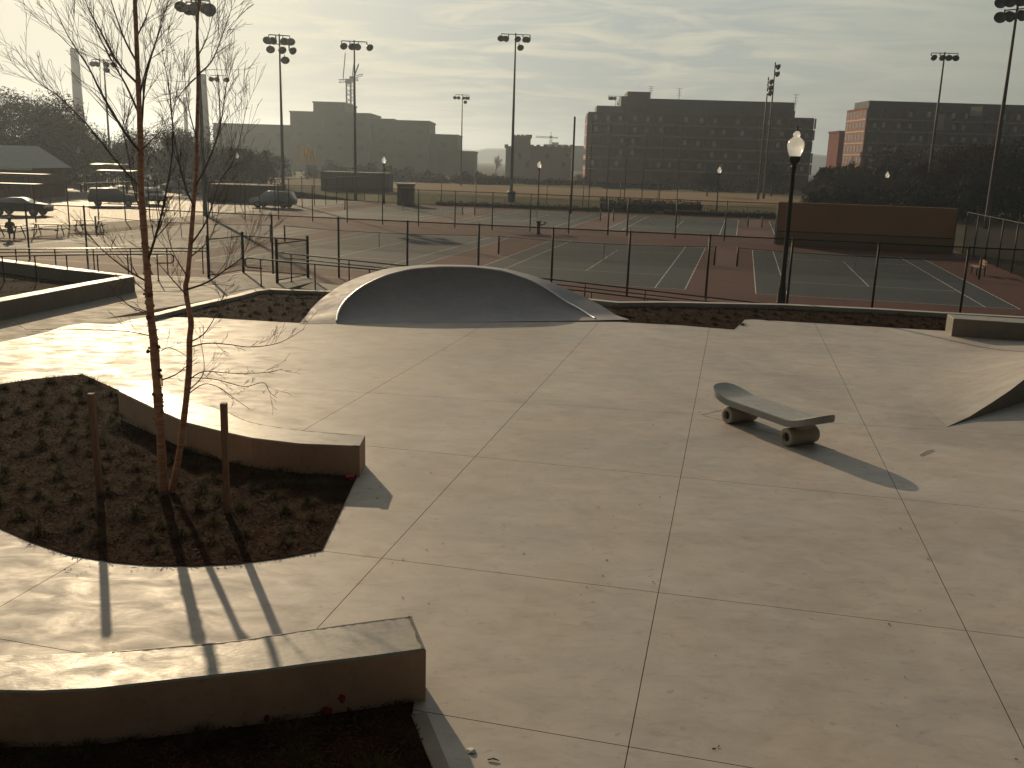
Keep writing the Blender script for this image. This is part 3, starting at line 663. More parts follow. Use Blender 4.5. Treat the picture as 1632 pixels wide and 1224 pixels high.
# ---- bank ramp at right edge
def bank():
    A = at(1510, 680); B = at(1400, 583); t = (B-A).normalized(); d = Vector((t.y, -t.x, 0))
    if d.x < 0: d = -d
    d = Matrix.Rotation(math.radians(48), 3, 'Z') @ d
    pr = [(1510, 680), (1545, 664), (1580, 642), (1610, 622), (1632, 605), (1650, 591)]
    prof = []
    for x, y in pr:
        p = hit(x, y, A, d); prof.append(((p-A).dot(d), max(0, p.z)))
    prof[0] = (0, 0.004); prof.append((prof[-1][0]+.7, prof[-1][1]+.16)); prof.append((prof[-1][0]+3.2, prof[-1][1]+.01))
    ln = (B-A).length
    root = thing('skate_bank', (A.x, A.y, 0), 0, 'concrete bank rising out of frame at the right edge with a dark side', 'skate ramp')
    mb = MB(); prevr = [A+d*s+Vector((0, 0, z)) for s, z in prof]
    for k in range(1, 15):
        tau = k/14*.97; g_ = (1-tau)**2.0; cur = [A+t*ln*tau+d*s+Vector((0, 0, max(.0015, z*g_))) for s, z in prof]; mb.strip(prevr, cur); prevr = cur
    rs = mb.build('riding_surface', M['plaza'], root); rs.location = -A
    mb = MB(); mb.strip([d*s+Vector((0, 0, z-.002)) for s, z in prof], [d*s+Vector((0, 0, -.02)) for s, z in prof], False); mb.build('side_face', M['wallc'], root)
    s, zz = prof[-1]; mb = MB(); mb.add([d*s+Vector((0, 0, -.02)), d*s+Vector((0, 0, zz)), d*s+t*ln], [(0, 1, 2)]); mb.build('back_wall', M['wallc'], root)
bank()
# ---- skateboard sculpture
def sculpture():
    d = Vector((.473, -.881, 0)).normalized(); root = thing('skateboard_sculpture', (4.60, 16.24, 0), math.atan2(d.y, d.x), 'oversized concrete skateboard sculpture standing on the plaza', 'sculpture')
    # deck: outline lofted along x
    def hw(x):
        if x < -.90: return .35*max(0.0, 1-((-.90-x)/.47)**2.5)**.42
        return .35
    xs = [-1.37+.47*(1-math.cos(k/16*math.pi/2)) for k in range(17)]+[-.85, -.8, -.7, -.5, -.3, 0, .3, .6, .75]
    top = []; 
    def zt(x):
        if x < -.74: return (.46+.30*(-.74-x)**1.45)
        if x > .74: return .46+.42*(x-.74)**1.5
        return .46
    secs = []
    for x in xs: secs.append((x, -hw(x), hw(x)))
    # tail: kicked up like the nose, blunt rounded
    for k in range(1, 13):
        a = k/12*math.pi/2; x = .75+.60*math.sin(a); q = max(0.0, (x-.95)/.40); y = .35*math.sqrt(max(.02, 1-q**2.6)); secs.append((x, -y, y))
    vs = []; th = .12
    for x, y0, y1 in secs:
        z = zt(x); vs += [(x, -y1, z), (x, -y0, z), (x, -y0, z-th), (x, -y1, z-th)]
    vs = [(x, -y, z) for x, y, z in vs]
    n = len(secs); fs = []
    for i in range(n-1):
        for j in range(4): fs.append((i*4+j, i*4+(j+1) % 4, (i+1)*4+(j+1) % 4, (i+1)*4+j))
    fs.append(tuple((n-1)*4+j for j in range(4))); fs.append((3, 2, 1, 0))
    mb = MB(); mb.add(vs, fs); dk = mb.build('deck', M['board_conc'], root)
    bm = bmesh.new(); bm.from_mesh(dk.data); bmesh.ops.remove_doubles(bm, verts=bm.verts, dist=.001); bmesh.ops.recalc_face_normals(bm, faces=bm.faces)
    ed = [e for e in bm.edges if len(e.link_faces) == 2 and e.calc_face_angle(0) > 1.0]; bmesh.ops.bevel(bm, geom=ed, offset=.012, segments=2, affect='EDGES'); bm.to_mesh(dk.data); bm.free()
    for x in (-.76, .76):
        T = Matrix.Translation((x, 0, .155)) @ Matrix.Rotation(math.radians(90), 4, 'X')
        w = .325; prof = [(.085, -w+.07), (.085, -w), (.09, -w), (.14, -w), (.152, -w+.012), (.152, w-.012), (.14, w), (.09, w), (.085, w), (.085, w-.07), (0, w-.07)]
        prof = [(0, -w+.07)]+prof
        MB().lathe(prof, 28, M=T).build('wheel_roller', M['wheel_conc'], root)
        for hs in (-1, 1): MB().lathe([(0, hs*.262), (.085, hs*.262), (.085, hs*.27), (0, hs*.27)], 16, M=T).build('hub_hole_shade', M['joint'], root)  # dark disc paints the shade inside each hub hole
        MB().box((x, 0, .318), (.26, .3, .06)).build('truck', M['wheel_conc'], root)
sculpture()
# joint lines round it and grooves
for a, b in (((1118, 661), (1150, 654)), ((1120, 662), (1332, 718))):
    A, B = at(*a), at(*b); dd = (B-A).normalized(); nn = Vector((-dd.y, dd.x, 0))*.006
    MB().add([A-nn+Vector((0, 0, .003)), B-nn+Vector((0, 0, .003)), B+nn+Vector((0, 0, .003)), A+nn+Vector((0, 0, .003))], [(0, 1, 2, 3)]).build('sawn_joint', M['joint'], kind='structure')

# ---- stakes
for (x, y), h, lean, lab in (((160, 790), 1.42, (-.03, .03), 'dark wooden tree stake on the left of the birch'), ((362, 818), 1.48, (.005, .02), 'square wooden tree stake on the right of the birch')):
    p = at(x, y); o = thing('tree_stake', p, 0, lab, 'stake'); mb = MB(); w = .038
    vs = [(sx*w*.9, sy*w*.9, 0) for sx, sy in ((-1, -1), (1, -1), (1, 1), (-1, 1))]+[(sx*w+lean[0]*h, sy*w+lean[1]*h, h) for sx, sy in ((-1, -1), (1, -1), (1, 1), (-1, 1))]
    mb.add(vs, ((0, 3, 2, 1), (4, 5, 6, 7), (0, 1, 5, 4), (1, 2, 6, 5), (2, 3, 7, 6), (3, 0, 4, 7))); mb.build('shaft', M['stake'], o)
# ---- red cup lying in the bed, stone, twig, litter
def cup():
    p = at(558, 765); o = thing('red_cup', (p.x, p.y, .045), .3, 'red plastic cup lying in the mulch at the ledge corner', 'cup')
    T = Matrix.Rotation(math.radians(90), 4, 'Y')
    MB().lathe([(0, -.06), (.03, -.06), (.033, -.055), (.044, .055), (.047, .06), (.042, .06), (.03, -.05), (0, -.05)], 18, M=T).build('cup_body', M['red'], o)
cup()
def pebble(x, y, s, lab, m, cat='stone', name='white_stone', flat_=.5):
    p = at(x, y); bm = bmesh.new(); bmesh.ops.create_icosphere(bm, subdivisions=2, radius=s)
    for v in bm.verts: v.co *= random.uniform(.75, 1.2); v.co.z *= flat_
    me = bpy.data.meshes.new(name); bm.to_mesh(me); bm.free(); me.materials.append(m); o = obj(name, me, loc=(p.x, p.y, s*flat_*.5)); tag(o, lab, cat)
pebble(751, 1198, .035, 'pale broken stone on the plaza right of the near ledge', M['stone'])
def twig(x, y, l, lab, rzv):
    p = at(x, y); mb = MB(); mb.tube([(-l/2, 0, .01), (0, .01, .016), (l/2, 0, .01)], [.006, .008, .004], 5); o = mb.build('twig', M['twig']); o.location = (p.x, p.y, 0); o.rotation_euler = (0, 0, rzv); tag(o, lab, 'twig')
twig(786, 1213, .09, 'short dark twig on the plaza near the bottom edge', -.1)
twig(1477, 722, .5, 'thin dark twig lying alone right of the skateboard sculpture', .75)
P = np.vstack([scatter([(-1.5, 6), (6, 6), (9, 20), (-1, 20)], 80), scatter([at(570, 790)[:2], at(620, 800)[:2], at(620, 770)[:2], at(585, 760)[:2]], 9), scatter([at(515, 880)[:2], at(100, 905)[:2], at(100, 920)[:2], at(515, 890)[:2]], 30)]); n = len(P)
a = rng.uniform(0, 6.28, n); s = rng.uniform(.005, .018, n); V = np.zeros((n, 4, 3))
for k, (cx, cy) in enumerate(((-1, -.6), (1, -.5), (.8, .6), (-.9, .5))):
    V[:, k, 0] = P[:, 0]+(np.cos(a)*cx-np.sin(a)*cy)*s; V[:, k, 1] = P[:, 1]+(np.sin(a)*cx+np.cos(a)*cy)*s; V[:, k, 2] = .004+rng.uniform(0, .008, n)
obj('leaf_litter', npmesh('leaf_litter', V.reshape(-1, 3), np.arange(n*4).reshape(n, 4), M['twig']), kind='stuff')

# ---- birch
def grow(mb, p, d, ln, r, depth, upb=.25, seg=5, kids=(3, 5), spread=.6):
    pts = [p.copy()]; q = p.copy(); dd = d.normalized()
    for i in range(seg):
        dd = (dd+Vector((random.gauss(0, .10), random.gauss(0, .10), random.gauss(0, .10)+upb*.12))).normalized(); q = q+dd*ln/seg; pts.append(q.copy())
    mb.tube(pts, [max(.0021, r*(1-.75*i/seg)) for i in range(seg+1)], 4 if r < .008 else 5, cap=False)
    if depth > 0:
        for k in range(random.randint(*kids)):
            t = random.uniform(.15, .95); i = min(seg-1, int(t*seg)); b = pts[i].lerp(pts[i+1], t*seg-i); dl = (pts[i+1]-pts[i]).normalized()
            ax = Vector((random.gauss(0, 1), random.gauss(0, 1), random.gauss(0, 1))); ax = (ax-dl*ax.dot(dl)).normalized()
            grow(mb, b, (dl+ax*random.uniform(.35, spread)+Vector((0, 0, upb*.3))).normalized(), ln*random.uniform(.35, .6)*(1.1-t*.5), max(.0018, r*.45), depth-1, upb, max(3, seg-1), kids, spread)
def limb(mb, pts, r0, r1, twigs, tl=.45, depth=1, upb=.25):
    k = len(pts); mb.tube(pts, [r0+(r1-r0)*i/(k-1) for i in range(k)], 6, cap=False)
    for j in range(twigs):
        t = random.uniform(.12, 1)*(k-1); i = min(k-2, int(t)); b = pts[i].lerp(pts[i+1], t-i); dl = (pts[i+1]-pts[i]).normalized()
        ax = Vector((random.gauss(0, 1), random.gauss(0, 1), random.gauss(0, 1))); ax = (ax-dl*ax.dot(dl)).normalized()
        grow(mb, b, (dl+ax*random.uniform(.4, .85)+Vector((0, 0, upb*.4))).normalized(), tl*random.uniform(.5, 1.3), max(.002, (r0+(r1-r0)*t/(k-1))*.4), depth, upb)
def smoothpts(P, n=4):
    out = []
    for i in range(len(P)-1):
        p0, p1, p2, p3 = P[max(i-1, 0)], P[i], P[i+1], P[min(i+2, len(P)-1)]
        for k in range(n):
            t = k/n; out.append(.5*((2*p1)+(-p0+p2)*t+(2*p0-5*p1+4*p2-p3)*t*t+(-p0+3*p1-3*p2+p3)*t**3))
    out.append(P[-1].copy()); return out
def birch():
    base = at(266, 788); Y = base.y; root = thing('birch_tree', base, 0, 'young leafless birch with two trunks rising from the round mulch bed', 'tree')
    def px(lst, dy0=0, dy1=0):
        n = len(lst); return smoothpts([aty(x, y, Y+dy0+(dy1-dy0)*i/(n-1))-base for i, (x, y) in enumerate(lst)])
    t1 = px([(263, 794), (260.5, 782), (257, 710), (252, 640), (248, 585), (245, 543), (241, 510), (238, 477), (236, 448), (233, 410), (229, 359), (224.5, 296), (224, 228), (221.6, 165), (219, 101), (215, 0), (212, -90), (210, -180)])
    n = len(t1); rad = [.068 if i == 0 else (.056*(1-i/n)**.6+.008)*(1+random.uniform(-.09, .09)) for i in range(n)]; rad[1] = .06
    MB().tube(t1, rad, 12).build('trunk', M['bark'], root, label='thicker left trunk with flaking pinkish bark')
    t2 = px([(272, 792), (277, 768), (285.6, 724), (294, 660), (301, 593), (302, 543), (304.5, 513), (298, 478), (296, 455), (299, 440), (304, 385), (309, 321), (313, 271), (314, 203), (315.5, 127), (314, 63), (317, -10), (318, -120)], .05, .5)
    n = len(t2); MB().tube(t2, [(.040*(1-i/n)**.6+.006)*(1+random.uniform(-.06, .06)) for i in range(n)], 10).build('trunk', M['bark'], root, label='thinner right trunk')
    # bark flakes
    mb = MB()
    for k in range(170):
        i = random.randrange(1, int(len(t1)*.62)); p = t1[i].lerp(t1[i+1], random.random()); an = random.uniform(0, 6.28); r = rad[i]
        o_ = Vector((math.cos(an), math.sin(an), 0)); tt = Vector((-o_.y, o_.x, 0)); q = p+o_*r*.97; w = random.uniform(.008, .03); h = random.uniform(.006, .022)
        c1 = q+tt*w+o_*random.uniform(.002, .022); mb.add([q-Vector((0, 0, h)), q+Vector((0, 0, h)), c1+Vector((0, 0, h*.6)), c1-Vector((0, 0, h*.7))], [(0, 1, 2, 3)])
    mb.build('bark_flakes', M['bark'], root, kind='stuff')
    # burr below the crown and knobs
    mb = MB()
    for (x, y), s in (((237, 470), .05), ((238, 505), .045), ((236, 560), .03), ((252, 553), .032), ((255, 590), .03), ((256, 599), .026), ((258, 655), .03)):
        q = aty(x, y, Y-.02)-base; bm = bmesh.new(); bmesh.ops.create_icosphere(bm, subdivisions=1, radius=s)
        mb.add([q+v.co*random.uniform(.7, 1.25) for v in bm.verts], [tuple(v.index for v in f.verts) for f in bm.faces]); bm.free()
    mb.build('bark_knobs', M['twig'], root, kind='stuff')
    # strap with tape
    q = aty(249, 628, Y)-base; MB().lathe([(.050, -.022), (.056, -.02), (.056, .02), (.050, .022)], 14, q).box((q.x+.07, q.y-.01, q.z), (.05, .02, .035)).build('rubber_strap', M['strap'], root)
    q = aty(258, 606, Y-.04)-base; MB().box((q.x, q.y, q.z), (.02, .006, .16), .3).build('tape_tag', M['yellow'], root)
    LIMBS = [  # pixels, depth start/end, r0, twigs, twig length
        ([(219, 101), (202, 70), (190, 40), (177, 0), (170, -40)], 0, .3, .012, 9, .5),
        ([(218, 132), (187, 99), (162, 53), (142, 15), (130, -20)], 0, -.3, .013, 11, .5),
        ([(220, 178), (200, 134), (175, 91), (152, 40), (148, -10)], 0, .5, .013, 10, .5),
        ([(228, 248), (197, 208), (162, 149), (142, 109), (109, 58), (84, 5)], 0, -.5, .016, 16, .55),
        ([(226, 200), (231, 132), (243, 84), (256, 45), (268, 0)], 0, .3, .012, 10, .45),
        ([(223, 150), (233, 110), (250, 60), (262, 10)], 0, -.3, .010, 9, .45),
        ([(217, 60), (232, 30), (245, -10)], 0, .2, .009, 6, .4),
        ([(225, 240), (250, 215), (262, 200)], 0, -.2, .008, 4, .3),
        ([(233, 448), (203, 430), (162, 397), (111, 340)], 0, -.4, .010, 9, .5),
        ([(226, 300), (190, 262), (140, 200), (95, 155), (58, 127), (23, 73)], 0, .6, .012, 14, .55),
        ([(229, 350), (213, 300), (203, 240), (190, 190)], 0, .4, .010, 8, .5),
        ([(234, 420), (250, 370), (262, 320), (275, 240), (272, 160), (258, 80)], 0, -.5, .016, 16, .5),
        ([(237, 470), (205, 444), (177, 463)], .0, -.2, .006, 4, .25),
        ([(236, 497), (205, 486), (190, 470)], 0, -.2, .006, 5, .25),
        ([(236, 500), (210, 490), (180, 466)], 0, .2, .007, 3, .25),
        ([(238, 535), (200, 528), (120, 525), (40, 525)], 0, -.6, .006, 7, .4),
        ([(256, 560), (268, 554), (285, 560), (300, 570)], 0, .2, .006, 4, .3),
        ([(257, 606), (280, 597), (298, 583), (315, 570)], -.03, .2, .009, 8, .3),
        ([(296, 462), (330, 450), (362, 428), (385, 410), (400, 375)], .2, .0, .012, 14, .5),
        ([(297, 470), (270, 440), (245, 410)], .2, .5, .008, 8, .45),
        ([(298, 440), (275, 400), (262, 350)], .2, .6, .008, 8, .45),
        ([(303, 545), (325, 532), (345, 500), (360, 460)], .2, -.2, .008, 12, .4),
        ([(303, 553), (330, 547), (365, 549), (395, 553), (430, 550), (455, 542), (485, 524)], .2, -.4, .008, 16, .35),
        ([(302, 605), (325, 592), (370, 595), (420, 594), (450, 588)], .15, -.6, .007, 16, .35),
        ([(302, 602), (340, 604), (375, 613), (393, 616), (420, 610), (430, 625), (441, 634)], .15, -.4, .006, 10, .3),
        ([(300, 628), (325, 612), (350, 618), (372, 634), (398, 652)], .15, -.5, .006, 6, .25),
        ([(301, 622), (322, 600), (325, 575), (318, 535)], .15, 0, .007, 7, .3),
        ([(309, 330), (290, 280), (275, 200), (268, 120)], .3, .6, .011, 14, .5),
        ([(310, 300), (335, 250), (352, 195), (360, 140), (372, 100)], .35, .1, .011, 15, .5),
        ([(314, 120), (337, 98), (355, 55), (370, 10)], .4, .1, .010, 12, .45),
        ([(312, 124), (296, 140), (280, 162), (272, 190)], .4, .2, .008, 8, .4),
        ([(315, 90), (330, 60), (340, 20)], .4, .6, .008, 8, .4),
        ([(304, 390), (330, 350), (350, 290), (375, 250), (395, 160)], .3, -.1, .011, 15, .5),
        ([(303, 410), (335, 380), (350, 330)], .3, .5, .008, 8, .4),
        ([(313, 220), (300, 170), (293, 110)], .3, .2, .008, 9, .4),
    ]
    for l, a, b, r, tw, tl in LIMBS:
        mb = MB(); limb(mb, px(l, a, b), r*1.3, .003, int(tw*(1.6 if l[0][1] < 470 else .8)), tl*(1.15 if l[0][1] < 470 else .8), 1); mb.build('branch', M['twig'], root)
birch()

# ---- litter-free; acorn street lamps
def lamp_proto():
    root = thing('street_lamp', (0, 0, 0), 0, 'x', 'street lamp', 'globe lamps around the courts')
    MB().lathe([(.17, 0), (.17, .12), (.15, .16), (.14, .55), (.11, .72), (.10, .8), (.085, 1.2), (.065, 4.7), (.095, 4.72), (.095, 4.8), (.06, 4.82)], 16).build('post', M['black'], root)
    MB().lathe([(.06, 4.8), (.10, 4.86), (.17, 4.98), (.19, 5.05), (.19, 5.12)], 16).build('fitter', M['black'], root)
    MB().lathe([(.175, 5.11), (.215, 5.2), (.265, 5.34), (.285, 5.46), (.275, 5.56), (.22, 5.66), (.13, 5.73), (.10, 5.77), (.125, 5.80), (.115, 5.86), (.06, 5.93), (.0, 5.97)], 24).build('glass_globe', M['globe'], root)
    MB().lathe([(.045, 5.95), (.05, 5.99), (.02, 6.03), (.035, 6.08), (.015, 6.14), (0, 6.26)], 10).build('finial', M['black'], root)
    return root
lp = lamp_proto()
LAMPS = [((1244, 487), -.12, 1.0, 'tall black street lamp with a white acorn globe, nearest of the lamps, by the ramp', None),
         ((612, 320), None, 115, 'small globe lamp beyond the courts left of the grey shed', 0), ((860, 321), None, 118, 'small globe lamp beyond the courts in front of the pale castle building', 0),
         ((1148, 330), None, 120, 'small globe lamp in front of the right half of the wide apartment block', 0), ((1417, 330), None, 128, 'small globe lamp among the dark trees right of the orange backboard', 0),
         ((126, 300), None, 122, 'small globe lamp shining in front of the dark trees at far left', 0), ((378, 300), None, 128, 'small globe lamp above the dark screened enclosure on the left', 0)]
for i, ((x, y), zz, Y, lab, q) in enumerate(LAMPS):
    o = lp if i == 0 else copy_tree(lp)
    if i == 0: p = at(x, y, -.1); o.location = (p.x, p.y, -.12); s = 1.0
    else:
        p = aty(x, 256, Y); o.location = (p.x, p.y, ZC); o.scale = (.92, .92, .92)
    o['label'] = lab

# ---- sports light masts
def flood_mesh():
    mb = MB(); T = Matrix.Rotation(math.radians(112), 4, 'X')
    mb.lathe([(0, -.02), (.10, 0), (.14, .10), (.20, .22), (.34, .42), (.37, .52), (.35, .53), (.30, .44), (0, .40)], 14, M=T)
    mb.box((0, 0, .22), (.05, .12, .3)); return mb.mesh('floodlight', M['flood'])
FM = flood_mesh()
def mast(px_base, Y, ytop, rows, lab, rot=0, r=.2, vis=1.0, m='galv'):
    x, yb = px_base; top = aty(x[1], ytop, Y); p = aty(x[0], yb, Y); h = top.z-ZC
    root = thing('light_mast', (top.x, top.y, ZC), rot, lab, 'floodlight mast', 'sports floodlight masts')
    MB().tube([(0, 0, 0), (0, 0, 1.2), (0, 0, h*.5), (0, 0, h)], [r*1.05, r, r*.75, r*.42], 10).build('pole', M[m], root)
    for k, (n, w, dz) in enumerate(rows):
        if n > 1: MB().box((0, 0, h-.15-dz), (w, .10, .10)).build('crossarm', M['flood'], root)
        for i in range(n):
            xx = 0 if n == 1 else -w/2+w*i/(n-1)
            o = obj('floodlight', FM, root, loc=(xx+(.5 if n == 1 else 0), 0, h-.62-dz), rz=random.uniform(-.7, .7)); o.scale = (1.35*vis, 1.35*vis, 1.15*vis)
    return root
mast(((449, 445), 318), 112, 54, [(4, 2.3, 0), (3, 2.1, .95), (1, 0, 2.0)], 'floodlight mast with three tiers of lamps left of the big grey hospital block', .3)
mast(((567, 564.5), 315), 123, 64, [(4, 3.1, 0)], 'floodlight mast with one slanting row of lamps before the hospital block', .2)
mast(((815, 822), 315), 138, 53, [(5, 4.0, 0), (1, 0, 1.1)], 'tall floodlight mast with five lamps standing over the pale castle building', .1, .24)
mast(((735, 737), 290), 200, 150, [(5, 2.8, 0), (1, 0, .8)], 'small distant floodlight mast in the gap right of the hospital', .1, .17, .8)
mast(((982, 982), 290), 320, 152.5, [(5, 5.0, 0), (1, 0, 1.6)], 'distant lamp mast just showing over the roof of the wide apartment block', .1, .2, 1.4)
mast(((1213, 1225), 310), 172, 123, [(2, 1.2, 0), (2, 1.2, 1.0), (2, 1.2, 1.9)], 'shorter floodlight mast seen side on of the pair before the apartment block', 1.3, .22, 1.1)
mast(((1224, 1236), 310), 176, 99, [(2, 1.2, 0), (2, 1.2, 1.2)], 'taller floodlight mast seen side on of the pair before the apartment block', 1.3, .22, 1.1)
mast(((1478, 1506), 315), 140, 83, [(4, 3.6, 0)], 'floodlight mast leaning up before the right apartment building', -.1, .24)
mast(((1590, 1625), 340), 100, -12, [(4, 2.6, 0), (3, 2.4, 1.4)], 'thick floodlight mast at the right edge, nearest of the masts', -.9, .27, 1.3)
mast(((170, 165), 200), 150, 94, [(4, 3.4, 0), (1, 0, .8)], 'distant floodlight mast behind the left branches of the birch', .2, .2)
mast(((351, 348), 205), 168, 119, [(3, 2.6, 0)], 'distant floodlight mast right of the grey pillar behind the birch', .2, .2)
mast(((326, 312), 340), 84, -3, [(4, 2.2, 0), (3, 1.6, .2)], 'floodlight mast behind the thinner birch trunk with its head at the top edge', .3, .2, 1.05)

# ---- backboard wall
def backboard():
    root = thing('practice_wall', cw(10.4, 17.9), -YAW, 'long orange brown tennis practice wall at the back of the right court', 'wall')
    MB().box((6.05, 0, 1.02), (12.1, .3, 2.04-.96)).build('upper_x', M['board'], root).name = 'middle_band'
    bpy.data.objects.remove(root.children[0])
    MB().box((6.05, 0, .48), (12.1, .30, .96)).build('lower_board', M['board2'], root)
    MB().box((6.05, 0, 1.0), (12.1, .31, .08)).build('net_line', M['dark'], root)
    MB().box((6.05, 0, 2.08), (12.1, .30, 2.08)).build('upper_board', M['board'], root)
    for x in (-.06, 12.16): MB().box((x, 0, 1.55), (.10, .34, 3.1)).build('edge_frame', M['beige'], root)
backboard()
# ---- drinking fountain by the middle fence
p = at(858, 373, ZC); df = thing('drinking_fountain', p, 0, 'small dark drinking fountain standing on the red paving at the middle fence', 'drinking fountain')
MB().lathe([(.22, 0), (.2, .05), (.13, .1), (.13, .82), (.2, .92), (.22, 1.0), (.18, 1.0), (0, .95)], 12).build('pedestal', M['black'], df)
MB().tube([(.1, 0, .7), (.45, 0, .74), (.5, 0, .86)], .05, 8).lathe([(.05, .84), (.16, .9), (.16, .93), (0, .91)], 10, (.5, 0, 0)).build('side_bowl', M['black'], df)
# ---- park bench, right edge
def bench(p, rot, lab, m='bench_lit'):
    o = thing('park_bench', p, rot, lab, 'bench')
    for k in range(3): MB().box((0, -.15+.15*k, .45), (1.6, .12, .04)).build('seat_slat', M[m], o)
    for k in range(2): MB().box((0, .27, .62+.16*k), (1.6, .035, .13)).build('back_slat', M[m], o)
    for s in (-.6, .6):
        MB().box((s, -.15, .215), (.06, .06, .43)).build('leg', M['black'], o); MB().box((s, .26, .42), (.06, .06, .84)).build('leg', M['black'], o)
pb = cw(20.9, 2.5); bench(pb, math.pi/2-YAW+math.pi, 'sunlit wooden bench beside the right side fence at the frame edge')
# picnic tables
def picnic_proto():
    o = thing('picnic_table', (0, 0, 0), 0, 'x', 'picnic table', 'picnic tables by the courts')
    for k in range(5): MB().box((0, -.32+.16*k, .75), (1.9, .145, .045)).build('table_slat', M['wood'], o)
    for s in (-1, 1):
        for j in range(2): MB().box((0, s*(.62+.14*j), .45), (1.9, .125, .04)).build('seat_slat', M['wood'], o)
        MB().box((s*.7, 0, .41), (.07, 1.6, .07)).build('cross_beam', M['black'], o)
        for t in (-1, 1): MB().tube([(s*.7, t*.62, 0), (s*.7, t*.22, .73)], .035, 6).build('leg', M['black'], o)
    return o
pt = picnic_proto()
for i, (x, y, a, lab) in enumerate(((78, 376, .1, 'picnic table standing alone in the middle of the left three'), (143, 369, .05, 'picnic table nearest to the birch trunk of the left three'), (14, 379, -.1, 'picnic table beside the seated person at the left edge'))):
    o = pt if i == 0 else copy_tree(pt); p = at(x, y, ZC); o.location = p; o.rotation_euler = (0, 0, a); o['label'] = lab

# ---- person in maroon coat (skin-modifier body)
def person():
    p = at(18, 383, ZC); root = thing('person', p, math.radians(200), 'person in a maroon coat sitting at the picnic table by the left edge', 'person')
    J = {'pel': (0, 0, .50), 'sp': (0, .02, .72), 'ch': (0, .03, .95), 'nk': (0, .03, 1.10), 'hd': (0, .0, 1.22), 'ht': (0, 0, 1.33),
         'hl': (.10, 0, .48), 'kl': (.13, -.42, .50), 'al': (.13, -.42, .08), 'tl': (.13, -.56, .04), 'hr': (-.10, 0, .48), 'kr': (-.13, -.42, .50), 'ar': (-.13, -.40, .08), 'tr': (-.13, -.54, .04),
         'sl': (.18, .03, 1.02), 'el': (.25, -.05, .76), 'wl': (.15, -.30, .72), 'sr': (-.18, .03, 1.02), 'er': (-.25, -.05, .76), 'wr': (-.12, -.30, .72)}
    R_ = {'pel': .15, 'sp': .15, 'ch': .17, 'nk': .065, 'hd': .095, 'ht': .07, 'hl': .1, 'kl': .065, 'al': .045, 'tl': .035, 'hr': .1, 'kr': .065, 'ar': .045, 'tr': .035, 'sl': .075, 'el': .055, 'wl': .035, 'sr': .075, 'er': .055, 'wr': .035}
    E_ = [('pel', 'sp'), ('sp', 'ch'), ('ch', 'nk'), ('nk', 'hd'), ('hd', 'ht'), ('pel', 'hl'), ('hl', 'kl'), ('kl', 'al'), ('al', 'tl'), ('pel', 'hr'), ('hr', 'kr'), ('kr', 'ar'), ('ar', 'tr'), ('ch', 'sl'), ('sl', 'el'), ('el', 'wl'), ('ch', 'sr'), ('sr', 'er'), ('er', 'wr')]
    ks = list(J); me = bpy.data.meshes.new('body'); me.from_pydata([J[k] for k in ks], [(ks.index(a), ks.index(b)) for a, b in E_], [])
    o = obj('body', me, root); md = o.modifiers.new('skin', 'SKIN'); o.modifiers.new('sub', 'SUBSURF').levels = 1; o.modifiers['sub'].render_levels = 2
    for i, k in enumerate(ks): me.skin_vertices[0].data[i].radius = (R_[k], R_[k])
    me.skin_vertices[0].data[0].use_root = True; me.materials.append(M['coat'])
    bm = bmesh.new(); bmesh.ops.create_uvsphere(bm, u_segments=14, v_segments=10, radius=.108)
    for v in bm.verts: v.co.z *= 1.1
    h = bpy.data.meshes.new('hair'); bm.to_mesh(h); bm.free(); h.materials.append(M['strap']); obj('hair', h, root, loc=(0, .025, 1.27))
person()

